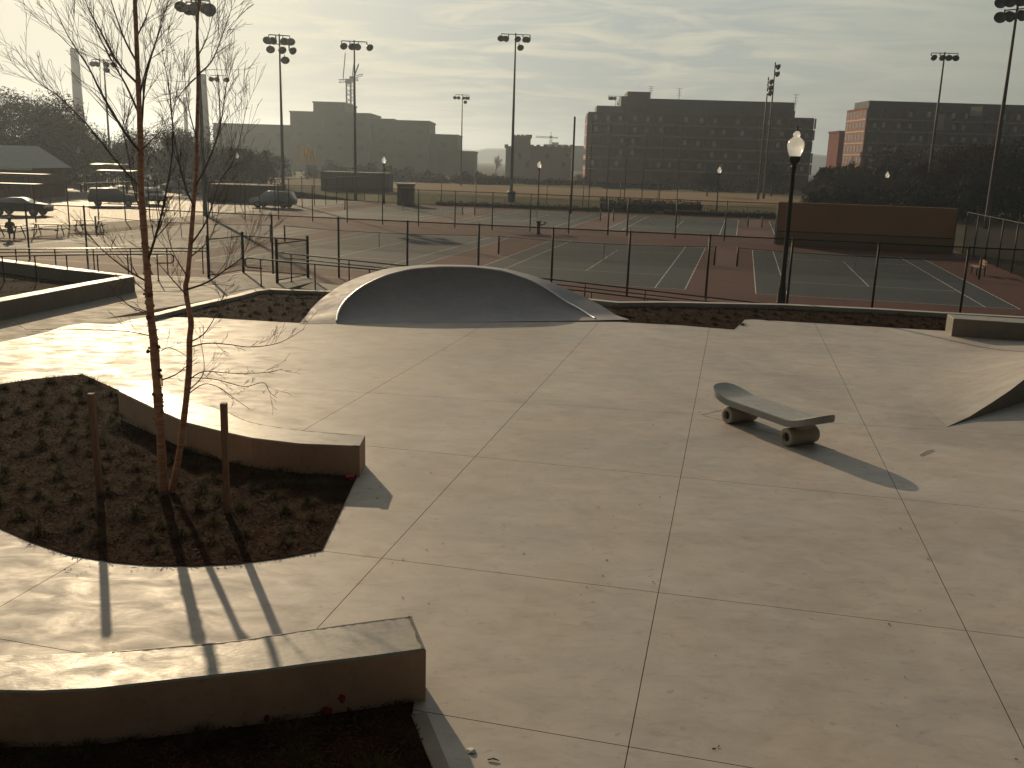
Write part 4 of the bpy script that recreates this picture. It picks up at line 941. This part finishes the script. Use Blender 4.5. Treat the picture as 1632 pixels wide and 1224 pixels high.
# ---- cars
def car_proto(kind, pm, lab, cat='car'):
    root = thing(kind, (0, 0, 0), 0, lab, cat)
    if kind == 'sedan': P = [(-2.25, .35), (-2.3, .75), (-2.15, .98), (-1.5, 1.02), (-1.0, 1.4), (.35, 1.43), (1.1, 1.02), (1.95, .9), (2.25, .7), (2.28, .35)]; cab = (-1.5, -1.0, .35, 1.1); w = 1.78; roof = 1.43
    elif kind == 'pickup': P = [(-2.6, .45), (-2.6, 1.1), (-.6, 1.1), (-.5, 1.68), (.75, 1.7), (1.3, 1.15), (2.3, 1.05), (2.5, .8), (2.5, .45)]; cab = (-.6, -.45, .75, 1.3); w = 1.9; roof = 1.7
    else: P = [(-2.2, .4), (-2.3, .9), (-2.15, 1.1), (-1.95, 1.68), (.5, 1.72), (1.15, 1.15), (2.0, 1.02), (2.25, .8), (2.28, .4)]; cab = (-2.1, -1.9, .5, 1.15); w = 1.86; roof = 1.7
    belt = 1.02 if kind == 'sedan' else 1.12
    mb = MB(); n = len(P); vs = []
    for s in (-1, 1):
        for x, z in P:
            ww = w/2*(1 if z <= belt+.03 else .82); vs.append((x, s*ww, z))
    fs = [tuple(range(n)), tuple(range(2*n-1, n-1, -1))]+[(i, n+i, n+(i+1) % n, (i+1) % n) for i in range(n)]
    mb.add(vs, fs); b = mb.build('body', pm, root)
    bm = bmesh.new(); bm.from_mesh(b.data); bmesh.ops.recalc_face_normals(bm, faces=bm.faces); bmesh.ops.bevel(bm, geom=bm.edges[:], offset=.05, segments=2, affect='EDGES'); bm.to_mesh(b.data); bm.free()
    for f in b.data.polygons: f.use_smooth = True
    xa, xb, xc, xd = cab; zt = roof-.10; zb = belt+.03
    for s in (-1, 1):
        y0, y1 = s*(w/2*.98+.004), s*(w/2*.82+.012)
        mb = MB(); mid = (xb+xc)/2
        for u0, u1, v0, v1 in ((xa+.25, mid-.05, xb+.08, mid-.05), (mid+.05, xd-.2, mid+.05, xc-.05)):
            mb = MB(); mb.add([(u0, y0, zb), (u1, y0, zb), (v1, y1, zt), (v0, y1, zt)], [(0, 1, 2, 3)]); mb.build('side_window', M['glass'], root)
    for x0, z0, x1, z1, nm in ((xd, belt+.04, xc, roof-.06, 'windscreen'), (xa, belt+.04, xb, roof-.06, 'rear_window')):
        e = .03 if nm == 'windscreen' else -.03; MB().add([(x0+e, -w/2*.82, z0), (x0+e, w/2*.82, z0), (x1+e, w/2*.74, z1), (x1+e, -w/2*.74, z1)], [(0, 1, 2, 3)]).build(nm, M['glass'], root)
    for x in (-1.35, 1.38):
        for s in (-1, 1):
            T = Matrix.Translation((x, s*(w/2-.08), .33)) @ Matrix.Rotation(math.radians(90), 4, 'X')
            t = MB().lathe([(.2, -.11), (.31, -.11), (.34, -.08), (.34, .08), (.31, .11), (.2, .11), (.2, -.11)], 20, M=T).build('tyre', M['tyre'], root)
            MB().lathe([(0, -.10), (.2, -.09), (.2, .09), (0, .10)], 14, M=T).build('rim', M['rim'], root)
    for s in (-1, 1):
        MB().box((P[-1][0]-.02, s*w*.36, .72), (.1, .32, .14)).build('headlight', M['lens'], root); MB().box((P[0][0]-.01, s*w*.38, .82), (.06, .24, .16)).build('tail_light', M['tail'], root)
    return root
CARS = [('sedan', paint('black_paint', (.012, .012, .014)), 'black sedan with a glinting roof parked at the far left', 34, 343, .03), ('suv', paint('navy_paint', (.018, .026, .05)), 'dark blue minivan with glinting roof left of the thicker birch trunk', 180, 328, .45),
        ('pickup', paint('slate_paint', (.05, .06, .08)), 'dark pickup truck parked just right of the thicker birch trunk', 243, 326, -1.0), ('suv', paint('silver_paint', (.30, .33, .36)), 'pale silver car parked before the dark screened enclosure', 436, 331, math.pi-.1),
        ('sedan', paint('grey_paint', (.12, .12, .12)), 'small grey car far back in the parking lot behind the pickup', 285, 306, .2), ('sedan', paint('white_paint', (.5, .5, .5)), 'tiny pale car far back beyond the parking lot, left of the enclosure', 300, 300, .1)]
for k, pm, lab, x, y, a in CARS:
    o = car_proto(k, pm, lab); p = at(x, y, ZC); o.location = p; o.rotation_euler = (0, 0, a)

# ---- dark screened enclosure, shed, hedges, low walls
def boxthing(name, x0, x1, ytop, Y, depth, m, lab, cat, roof=None):
    a, b = aty(x0, ytop, Y), aty(x1, ytop, Y); h = a.z-ZC; w = b.x-a.x; root = thing(name, (a.x+w/2, Y+depth/2, ZC), 0, lab, cat)
    MB().box((0, 0, h/2), (w, depth, h)).build('walls', m, root)
    if roof: MB().box((0, 0, h+.08), (w+.4, depth+.4, .14)).build('roof', roof, root)
    return root, w, h
e, w, h = boxthing('screened_enclosure', 328, 438, 293, 108, 5, M['dark'], 'dark screened enclosure behind the pale silver car', 'enclosure')
for i in range(9): MB().tube([(-w/2+w*i/8, -2.6, 0), (-w/2+w*i/8, -2.6, h+.1)], .06, 6).build('post', M['black'], e)
e, w, h = boxthing('dugout', 512, 620, 273, 150, 5, M['dark'], 'long dark dugout behind the fence in front of the hospital', 'dugout'); 
for i in range(7): MB().box((-w/2+w*i/6, -2.6, h/2), (.12, .12, h)).build('post', M['black'], e)
e, w, h = boxthing('park_shed', 633, 658, 294, 112, 2.2, M['beige'], 'small box shed with a bright flat roof beyond the far courts', 'shed', M['slab']); MB().box((0, -1.13, h*.42), (w*.5, .05, h*.8)).build('door', M['grey'], e)
def hedge(pts, w, h, lab):
    root = thing('hedge', pts[0], 0, lab, 'hedge'); n = 0
    V = []; 
    o0 = np.array(pts[0]); 
    for a, b in zip(pts[:-1], pts[1:]):
        L = (Vector(b)-Vector(a)).length; k = int(L*w*h*70)
        t = rng.uniform(0, 1, k)[:, None]; q = np.array(a)*(1-t)+np.array(b)*t-o0; q[:, 1] += rng.uniform(-w/2, w/2, k); q[:, 2] += rng.uniform(0, 1, k)**.7*h*rng.uniform(.75, 1.05, k); V.append(q)
    V = np.vstack(V); n = len(V); tri = V[:, None, :]+rng.normal(0, .085, (n, 3, 3)); obj('foliage', npmesh('foliage', tri.reshape(-1, 3), np.arange(n*3).reshape(n, 3), M['hedge']), root)
    mb = MB()
    for a, b in zip(pts[:-1], pts[1:]): mb.tube([Vector(a)-Vector(pts[0])+Vector((0, 0, h*.35)), Vector(b)-Vector(pts[0])+Vector((0, 0, h*.35))], h*.33, 6)
    mb.build('stems', M['hedge'], root)
hedge([cw(-28, 54), cw(-14, 55.5), cw(-2, 55.5)], 1.2, .6, 'low dark hedge along the far courts on the left of the lamp')
hedge([cw(-1, 55.3), cw(22, 55.3)], 1.2, .8, 'low dark hedge along the far courts before the apartment block')
hedge([cw(-9, 60), cw(3, 60)], 2.5, 1.5, 'mounded dark hedge beside the blue bin')
p = aty(815, 320, 130); b = thing('blue_bin', (p.x, 130, ZC), 0, 'small blue bin at the foot of the tall middle mast', 'bin'); MB().lathe([(.5, 0), (.55, 1.3)], 12).build('drum', M['blue'], b); MB().lathe([(.58, 1.3), (.5, 1.45), (0, 1.5)], 12).build('lid', M['blue'], b)

# ================================================================== FAR BUILDINGS
def apartment(name_lab, x0, x1, ytop, Y, floors, bays, parts, depth=16, rot=0, seed=1, m='brick'):
    rnd = random.Random(seed); a, b = aty(x0, ytop, Y), aty(x1, ytop, Y); w = b.x-a.x; h = a.z-ZC; fh = 2.95
    root = thing('apartment_building', (a.x, Y, ZC), rot, name_lab, 'apartment building')
    MB().box((w/2, depth/2, h/2), (w, depth, h)).build('walls', M[m], root)
    sl = MB().box((w/2, -.55, 0), (w*.985, 1.1, .22)).mesh('balcony_slab', M['slab'])
    win = MB().box((0, 0, 0), (1.9, .12, 1.75)).mesh('window', M['glass']); win2 = MB().box((0, 0, 0), (1.1, .14, 1.7)).mesh('window', M['curtain']); div = MB().box((0, 0, 0), (.22, 1.0, 2.6)).mesh('balcony_divider', M['brick'])
    sill = MB().box((0, 0, 0), (.9, .1, 1.3)).mesh('curtain', M['curtain'])
    for f in range(floors):
        z = h-2.6-f*fh
        if z < 1.5: break
        obj('balcony_slab', sl, root, loc=(0, 0, z-.35))
        for i in range(bays):
            x = w*(i+.5)/bays+rnd.uniform(-.3, .3)
            o = obj('window', win, root, loc=(x, -.03, z+1.15))
            if rnd.random() < .6: obj('curtain', sill, o, loc=(rnd.choice((-.45, .4, 0)), -.06, rnd.uniform(-.1, .1)))
            if i % 2 == 0: obj('balcony_divider', div, root, loc=(x+w/bays/2, -.52, z+1.1))
    for (px0, px1, yt, dz, mm, nm) in parts:
        p0, p1 = aty(px0, yt, Y+3), aty(px1, yt, Y+3); ww = p1.x-p0.x; hh = p0.z-ZC-h
        MB().box((p0.x-a.x+ww/2, depth/2+1, h+hh/2), (ww, depth-5, hh)).build(nm, M[mm], root)
    return root, w, h, a
ap, w, h, a0 = apartment('wide dark brick apartment block with pale balcony lines in the centre right', 938, 1296, 178, 262, 9, 17, [(951, 1266, 168, 0, 'beige', 'top_floor'), (1000, 1036, 145.5, 0, 'grey', 'lift_tower'), (1037, 1265, 157, 0, 'grey', 'penthouse'), (990, 999, 153, 0, 'grey', 'plant_room')], rot=-.03, seed=3)
def antenna(px_, y0, y1, Y, lab, root=None):
    p, q = aty(px_, y0, Y), aty(px_, y1, Y); h = p.z-q.z; o = thing('roof_antenna', q, 0, lab, 'antenna'); MB().tube([(0, 0, -1), (0, 0, h)], .07, 5).build('mast', M['steel'], o)
    for k, l in enumerate((1.1, .8, .9, .6)): MB().box((0, 0, h*(.95-.22*k)), (l*1.6, .07, .07)).build('element', M['steel'], o)
antenna(1082, 140.5, 157, 268, 'spindly aerial on the penthouse roof of the wide apartment block'); antenna(1037, 137.5, 152, 268, 'aerial behind the lift tower of the wide apartment block'); antenna(1267, 150, 172, 268, 'thin whip aerial at the right end of the wide apartment roof')
ap2, w2, h2, a2 = apartment('dark apartment block at the right edge with an orange sunlit side wall', 1384, 1760, 171, 252, 8, 18, [(1387, 1765, 160, 0, 'grey', 'penthouse')], rot=.0, seed=5, depth=16)
# the sunlit side wall of each block: brick colour brightened for the sun, with pale floor bands and small windows
def side_wall(root, h, depth, m, nwin=6):
    MB().box((-.12, depth/2, h/2-.3), (.24, depth-.1, h-.6)).build('side_wall', M[m], root)
    bd = MB().box((0, 0, 0), (.2, depth-.3, .3)).mesh('floor_band', M['slab']); wn = MB().box((0, 0, 0), (.16, 1.2, 1.5)).mesh('window', M['glass'])
    for f in range(8):
        z = h-2.6-f*2.95
        if z < 2: break
        obj('floor_band', bd, root, loc=(-.2, depth/2, z-.35))
        for i in range(nwin): obj('window', wn, root, loc=(-.2, depth*(i+.5)/nwin, z+1.15))
side_wall(ap2, h2, 15, 'brick2'); side_wall(ap, h, 16, 'brick2')
for (x0, x1, y0, y1, nm) in ((1552, 1566, 170, 186, 'stair_head'), (1496, 1501, 183, 207, 'fin_wall')):
    p0, p1 = aty(x0, y0, 250), aty(x1, y1, 250); MB().box(((p0.x+p1.x)/2-a2.x, -2.2, (p0.z+p1.z)/2-ZC), (1.5, 4.0, p0.z-p1.z), math.radians(18)).build(nm, M['beige'], ap2)
def simple_building(name, lab, blocks, Y, m, wins=None, depth=25, cat='building'):
    x0 = min(b[0] for b in blocks); base = aty(x0, 250, Y); root = thing(name, (base.x, Y, ZC), 0, lab, cat)
    for i, (xa, xb, yt, *rest) in enumerate(blocks):
        p, q = aty(xa, yt, Y), aty(xb, yt, Y); h = p.z-ZC; off = rest[0] if rest else 0
        MB().box(((p.x+q.x)/2-base.x, depth/2+off, h/2), (q.x-p.x, depth, h)).build('wing', M[m], root)
        MB().box(((p.x+q.x)/2-base.x, depth/2+off, h+.25), (q.x-p.x+.5, depth+.5, .5)).build('parapet', M[m], root)
        k = int((q.x-p.x)/6); wm = MB().box((0, 0, 0), (2.2, .2, 1.4)).mesh('window', M['grey'])
        if wins is None:
            for fl in range(max(0, int(h/4))-1):
                for j in range(k): obj('window', wm, root, loc=(p.x-base.x+(q.x-p.x)*(j+.5)/k, off-.04, h-3.2-fl*4))
    return root, base
simple_building('hospital_building', 'large stepped grey brown hospital block fading in the haze', [(462, 590, 179), (496, 546, 163, 3), (590, 625, 190, 4), (625, 683, 193, 2), (683, 728, 215, 5), (700, 757, 242, -4)], 330, 'beige')
simple_building('long_low_building', 'long pale building behind the treetops left of the hospital', [(340, 462, 198), (395, 460, 222, -6)], 345, 'beige')
cr, cb = simple_building('castle_building', 'pale castle-like building with battlements behind the ball field', [(806, 846, 235, 2), (818, 846, 219), (846, 912, 235, 1)], 300, 'pale', wins=False, depth=14)
wm = MB().box((0, 0, 0), (.9, .2, 1.5)).mesh('window', M['glass'])
for x, y in ((828, 248), (872, 249), (904, 250), (898, 263), (840, 262), (862, 262)): p = aty(x, y, 300); obj('window', wm, cr, loc=(p.x-cb.x, -.05, p.z-ZC))
mm = MB().box((0, 0, 0), (1.1, 1.0, 1.1)).mesh('merlon', M['pale'])
for x, y in [(819, 217.5), (826, 217.5), (833, 217.5), (840, 217.5), (845, 217.5), (807, 233), (848, 233.5), (858, 233.5), (869, 233.5), (880, 233.5), (891, 233.5), (902, 233.5), (911, 233.5)]: p = aty(x, y, 300); obj('merlon', mm, cr, loc=(p.x-cb.x, .4, p.z-ZC))
simple_building('distant_building', 'low distant building beyond the castle building, almost lost in haze', [(868, 900, 231), (900, 936, 233), (880, 890, 228)], 620, 'pale', wins=False)
simple_building('slab_building', 'small dark slab building left of the right apartment block', [(1338, 1362, 211)], 300, 'brick', depth=10)
# red brick park house with gable roof at far left
def park_house():
    Y = 102; a, b = aty(-60, 268, Y), aty(50, 268, Y); r = aty(-8, 231, Y); root = thing('park_house', (b.x, Y, ZC), 0, 'red brick park house with a grey green gable roof at the left edge', 'house')
    w = b.x-a.x; h = b.z-ZC; rh = r.z-b.z
    MB().box((-w/2, 4, h/2), (w-.8, 8, h)).build('walls', M['brick'], root)
    x0, x1, xm = -w-.3, .3, -w/2
    MB().add([(x0, -.6, h), (x1, -.6, h), (x1-1.4, 4, h+rh), (x0+1.4, 4, h+rh), (x1, 8.6, h), (x0, 8.6, h)], [(0, 1, 2, 3), (3, 2, 4, 5), (1, 4, 2), (0, 3, 5), (0, 5, 4, 1)]).build('roof', M['roofgreen'], root)
    MB().box((-w/2, -.7, h-.1), (w+.7, .14, .2)).build('gutter', M['coping'], root)
    for i in range(4): MB().box((-w*.2-i*w*.2, -.03, h*.5), (1.1, .12, 1.4)).build('window', M['glass'], root)
park_house()
# bleachers / canopies with bright edges
def canopy(x0, x1, y, Y, lab, tilt=.0, th=.18):
    a, b = aty(x0, y, Y), aty(x1, y, Y); w = b.x-a.x; h = a.z-ZC; root = thing('metal_canopy', ((a.x+b.x)/2, Y, ZC), 0, lab, 'canopy')
    M_ = Matrix.Translation((0, 0, h)) @ Matrix.Rotation(tilt, 4, 'X'); MB().box((0, 0, 0), (w, 1.7, th), M=M_).build('roof_sheet', M['galv'], root)
    for i in range(4):
        MB().tube([(-w/2+.3+(w-.6)*i/3, .8, 0), (-w/2+.3+(w-.6)*i/3, .8, h)], .06, 6).build('post', M['black'], root)
canopy(-30, 75, 276, 95, 'long flat metal canopy with a shining edge at far left, the upper one'); canopy(-30, 62, 292, 90, 'lower flat metal canopy with a shining edge at far left')
canopy(148, 200, 262, 112, 'small metal roof glittering behind the left birch branches', .08); canopy(158, 215, 272, 106, 'metal roof just below the glittering one behind the birch', .04)
# golden double arch sign
def arches():
    Y = 215; c = aty(489, 262, Y); t = aty(489, 234, Y); hh = t.z-c.z; root = thing('arch_sign', (c.x, Y, ZC), 0, 'faded golden double arch sign in front of the hospital', 'sign')
    zb = c.z-ZC; mb = MB(); w = (aty(503, 250, Y).x-aty(476, 250, Y).x)/2
    for s in (-1, 1):
        pts = []
        for k in range(17):
            t_ = k/16; x = s*(w*.5)+w*.5*math.cos(math.pi*t_)*1.0; pts.append((x, 0, zb+hh*(1-abs(math.cos(math.pi*t_))**2.4)))
        MB().tube(pts, .34, 6).build('golden_arch', M['gold'], root)
    MB().tube([(0, 0, 0), (0, 0, zb)], .2, 6).build('pole', M['steel'], root)
arches()
# chimneys
def chimney(x0, x1, yt, yb, Y, lab, grow_=1.25):
    a, b = aty(x0, yt, Y), aty(x1, yt, Y); r = (b.x-a.x)/2; h = a.z-ZC; root = thing('chimney_stack', ((a.x+b.x)/2, Y, ZC), 0, lab, 'chimney')
    MB().lathe([(r*1.6, 0), (r*1.3, h*.45), (r*1.0, h), (r*.8, h), (r*.75, h-3)], 20).build('shaft', M['stack'], root); MB().lathe([(r*1.02, h-2.5), (r*1.06, h-2.4), (r*1.06, h-.2), (r*1.0, h)], 20).build('rim_band', M['stack'], root)
chimney(112, 124, 77, 200, 420, 'tall tapering chimney stack on the left behind the trees'); chimney(315.5, 328, 118, 200, 330, 'broad grey chimney stack directly behind the thinner birch trunk'); chimney(292, 297, 155, 190, 520, 'thin far chimney stack between the two birch trunks')
# cranes
def crane(x, ytop, ybase, Y, jib, lab, r=.16, w=1.6):
    p = aty(x, ytop, Y); b = aty(x, ybase, Y); h = p.z-ZC; root = thing('tower_crane', (p.x, Y, ZC), 0, lab, 'crane'); mb = MB()
    for sx in (-1, 1):
        for sy in (-1, 1): mb.tube([(sx*w/2, sy*w/2, 0), (sx*w/2, sy*w/2, h)], r, 4)
    z = h*.2; k = 1
    while z < h-2: mb.tube([(-w/2*k, -w/2, z), (w/2*k, -w/2, z+w)], r*.7, 4); mb.tube([(-w/2*k, w/2, z+w), (w/2*k, w/2, z)], r*.7, 4); z += w; k = -k
    mb.build('mast', M['steel'], root)
    mb = MB()
    for (ax, az, bx, bz) in jib:
        A, B = Vector((ax, 0, h+az)), Vector((bx, 0, h+bz)); n = max(2, int((B-A).length/2.2)); mb.tube([A, B], r, 4); mb.tube([A+Vector((0, 0, 1.1)), B+Vector((0, 0, .6))], r, 4)
        for i in range(n): mb.tube([A.lerp(B, i/n), A.lerp(B, (i+.5)/n)+Vector((0, 0, 1)), A.lerp(B, (i+1)/n)], r*.6, 4)
    mb.build('jib', M['steel'], root); MB().box((0, 0, h+.6), (w*1.3, w*1.3, 1.8)).build('cab', M['steel'], root)
crane(555.5, 132, 185, 400, [(-2.2, 1, -1.2, 11), (1.5, 0, 4.2, 7), (-4, 0, 4, 1)], 'tower crane with raised jibs behind the hospital roof', .2, 1.8)
crane(561, 128, 185, 404, [(0, 0, 1.2, 9), (-1, 0, 4.5, 2)], 'second slimmer crane mast beside the tower crane over the hospital', .16, 1.4)
crane(878, 220, 235, 700, [(-11, 0, 5, 0), (0, 0, 0.1, 4)], 'tiny far tower crane with a level jib over the castle building', .22, 1.5)

# ================================================================== BACKGROUND TREES
def bare_tree(seed, h, dens, spread=.75, n0=5, m='crown'):
    """returns trunk mesh, crown mesh (height h)"""
    rnd = random.Random(seed); tr = MB(); cr = MB()
    def br(p, d, ln, r, lev):
        q = p+d*ln; mb = tr if lev == 0 else cr
        mid = p.lerp(q, .5)+Vector((rnd.gauss(0, 1), rnd.gauss(0, 1), 0))*ln*.05
        mb.tube([p, mid, q], [r, r*.8, r*.6], 5 if lev == 0 else 3, cap=False)
        if lev >= dens: return
        for k in range(n0 if lev < 2 else 4):
            a = rnd.uniform(0, 6.28); s = rnd.uniform(.35, spread); ax = d.orthogonal().normalized(); ax.rotate(Matrix.Rotation(a, 3, d))
            st = mid.lerp(q, rnd.uniform(-.3, 1)) if k else q
            br(st, (d+ax*s+Vector((0, 0, .12))).normalized(), ln*rnd.uniform(.55, .8), max(.028, r*.52), lev+1)
    br(Vector((0, 0, 0)), Vector((0, 0, 1)), h*.30, h*.020, 0)
    return tr.mesh('trunk', M['twig']), cr.mesh('crown', M[m])
def leafy(seed, h, w, n, m, size=.13):
    g = np.random.default_rng(seed); bl = [(g.uniform(-.3, .3)*w, g.uniform(-.3, .3)*w, h*g.uniform(.38, .85), w*g.uniform(.2, .34)) for _ in range(9)]
    V = []
    for bx, by, bz, r in bl:
        k = n//9; d = g.normal(0, 1, (k, 3)); d /= np.linalg.norm(d, axis=1)[:, None]; rr = r*g.uniform(.45, 1.08, k)[:, None]; V.append(np.array([bx, by, bz])+d*rr*np.array([1, 1, .85]))
    V = np.vstack(V); V = V[V[:, 2] > h*.12]; tri = V[:, None, :]+g.normal(0, size*.6, (len(V), 3, 3))
    cm = npmesh('crown', tri.reshape(-1, 3), np.arange(len(V)*3).reshape(-1, 3), M[m])
    tm = MB()
    tm.tube([(0, 0, 0), (.1, 0, h*.3), (0, .1, h*.6)], [h*.022, h*.016, h*.006], 7)
    for b in bl[:6]: tm.tube([(0, 0, h*.28), (b[0]*.5, b[1]*.5, b[2]*.75), (b[0], b[1], b[2])], [h*.01, h*.006, .02], 4, cap=False)
    return tm.mesh('trunk', M['twig']), cm
BT = [bare_tree(11, 10, 4), bare_tree(12, 10, 4, .9), bare_tree(13, 10, 5, .65, 4)]
LR = [leafy(21, 10, 9, 15000, 'crown_red'), leafy(22, 10, 8, 15000, 'crown_red'), leafy(23, 10, 9, 15000, 'crown_green')]
def put_tree(tm, x, ytop, Y, lab, wide=1.0, name='tree', proto_h=10.6):
    p = aty(x, ytop, Y); s = (p.z-ZC)/proto_h; o = thing(name, (p.x, Y, ZC), random.uniform(0, 6.28), lab, 'tree'); o.scale = (s*wide, s*wide, s)
    obj('trunk', tm[0], o); obj('crown', tm[1], o)
TREES = [
    (LR[2], -30, 140, 128, 'big dark tree filling the upper left corner of the tree line', 1.3, 'leafy_tree'), (LR[0], 45, 134, 135, 'tall russet tree beside the chimney stack, leftmost bushy crown', 1.2, 'leafy_tree'),
    (LR[1], 92, 146, 130, 'russet brown tree right in front of the tall chimney stack', 1.0, 'leafy_tree'), (BT[0], 150, 165, 138, 'bare tree between the chimney stack and the thicker birch trunk', 1.2, 'bare_tree'),
    (LR[0], 128, 185, 126, 'lower russet tree behind the leftmost globe lamp', 1.1, 'leafy_tree'), (BT[1], 195, 168, 140, 'bare tree just left of the thicker birch trunk on the skyline', 1.3, 'bare_tree'), (LR[1], 210, 196, 130, 'low brown tree directly behind the thicker birch trunk', 1.3, 'leafy_tree'),
    (BT[2], 262, 166, 142, 'rounded bare tree on the skyline between the birch trunks', 1.3, 'bare_tree'), (LR[0], 290, 192, 134, 'brown tree in front of the thin far chimney stack', 1.1, 'leafy_tree'), (LR[2], 330, 222, 128, 'dark tree above the screened enclosure, left part', 1.3, 'leafy_tree'),
    (LR[1], 372, 228, 132, 'dull brown tree above the screened enclosure behind the lamp', 1.3, 'leafy_tree'), (LR[2], 420, 240, 140, 'dark low tree left of the golden arches', 1.4, 'leafy_tree'), (BT[0], 792, 232, 330, 'small hazy bare tree in the gap left of the castle building', 1.0, 'bare_tree'),
    (BT[1], 925, 262, 230, 'reddish bare tree between the castle building and the apartment block', 1.4, 'bare_tree'), (BT[0], 1370, 222, 150, 'dark bare tree in front of the sunlit side wall', 1.3, 'bare_tree'), (BT[2], 1330, 262, 165, 'low spreading bare tree between the two apartment blocks', 1.7, 'bare_tree'),
    (BT[1], 1430, 232, 140, 'dark bare tree above the middle of the orange practice wall', 1.4, 'bare_tree'), (BT[2], 1490, 225, 130, 'dark bare tree beside the leaning floodlight mast', 1.4, 'bare_tree'), (LR[0], 1545, 215, 135, 'reddish brown tree in front of the right apartment block', 1.1, 'leafy_tree'),
    (BT[0], 1575, 232, 112, 'dark bare tree directly behind the thick right mast', 1.4, 'bare_tree'), (LR[2], 1640, 205, 118, 'dark dense tree at the right edge of the frame', 1.3, 'leafy_tree'), (LR[2], 1235, 248, 190, 'black tree in front of the right end of the wide apartment block', 1.0, 'leafy_tree'), (LR[2], 1130, 266, 180, 'low black tree left of the pair of masts', 1.3, 'leafy_tree'),
    (BT[2], 1290, 285, 150, 'small bare shrub-like tree right of the nearest lamp', 1.8, 'bare_tree')]
for tm, x, yt, Y, lab, wd_, nm in TREES: put_tree(tm, x, yt, Y, lab, wd_, nm)
def wood(name, x0, x1, y0, y1, Y, dY, n, m, lab=None, size=.6):
    V = []
    for i in range(n):
        x = random.uniform(x0, x1); t = (x-x0)/(x1-x0); yy = y0+(y1-y0)*t+random.gauss(0, 4); Yc = Y+random.uniform(-dY, dY); p = aty(x, yy, Yc); h = p.z-ZC; r = max(1.5, h*.33)
        k = 420; d = rng.normal(0, 1, (k, 3)); d /= np.linalg.norm(d, axis=1)[:, None]; q = np.array([p.x, Yc, ZC+h-r*1.2])+d*rng.uniform(.4, 1, (k, 1))*np.array([r, r, r*1.2]); V.append(q)
        k = 200; q = np.array([p.x, Yc, 0])+rng.normal(0, 1, (k, 3))*np.array([r*.6, r*.6, 0]); q[:, 2] = ZC+rng.uniform(0, max(.5, h-r), k); V.append(q)
    V = np.vstack(V); V = V[V[:, 2] > ZC]; tri = V[:, None, :]+rng.normal(0, size*.5, (len(V), 3, 3)); o = obj(name, npmesh(name, tri.reshape(-1, 3), np.arange(len(V)*3).reshape(-1, 3), M[m]), kind='stuff')
    if lab: o['label'] = lab
wood('woodland', -120, 430, 200, 245, 155, 14, 46, 'crown', 'dense brown wood behind the parking lot', .7)
wood('woodland', 430, 800, 256, 285, 235, 18, 46, 'crown', 'hazy brown scrub below the hospital', .8)
wood('woodland', 780, 940, 285, 290, 240, 12, 16, 'crown', 'hazy scrub below the castle building', .8)
wood('woodland', 930, 1330, 296, 288, 225, 12, 30, 'crown_green', 'dark bushes along the foot of the wide apartment block', .8)
wood('woodland', 1300, 1720, 268, 250, 165, 14, 46, 'crown', 'dark tangled wood below the right apartment block', .7)
wood('woodland', 1390, 1720, 238, 228, 190, 12, 40, 'crown_red', 'dark russet wood behind the leaning mast', .6)
wood('woodland', 1290, 1740, 300, 285, 118, 7, 44, 'crown_green', 'dark undergrowth behind the orange practice wall', .35)

# ---- haze
hb = MB().box((0, 880, 36), (5000, 4960, 85)).mesh('haze', bpy.data.materials.new('haze_air')); hm = hb.materials[0]; hm.use_nodes = True; N = hm.node_tree.nodes; N.clear()
ho = N.new('ShaderNodeOutputMaterial'); pv = N.new('ShaderNodeVolumePrincipled'); pv.inputs['Density'].default_value = HAZE_DENSITY; pv.inputs['Anisotropy'].default_value = HAZE_ANISO; pv.inputs['Color'].default_value = (*HAZE_COLOR, 1)
hm.node_tree.links.new(pv.outputs[0], ho.inputs['Volume']); hz_o = obj('haze', hb, kind='stuff')
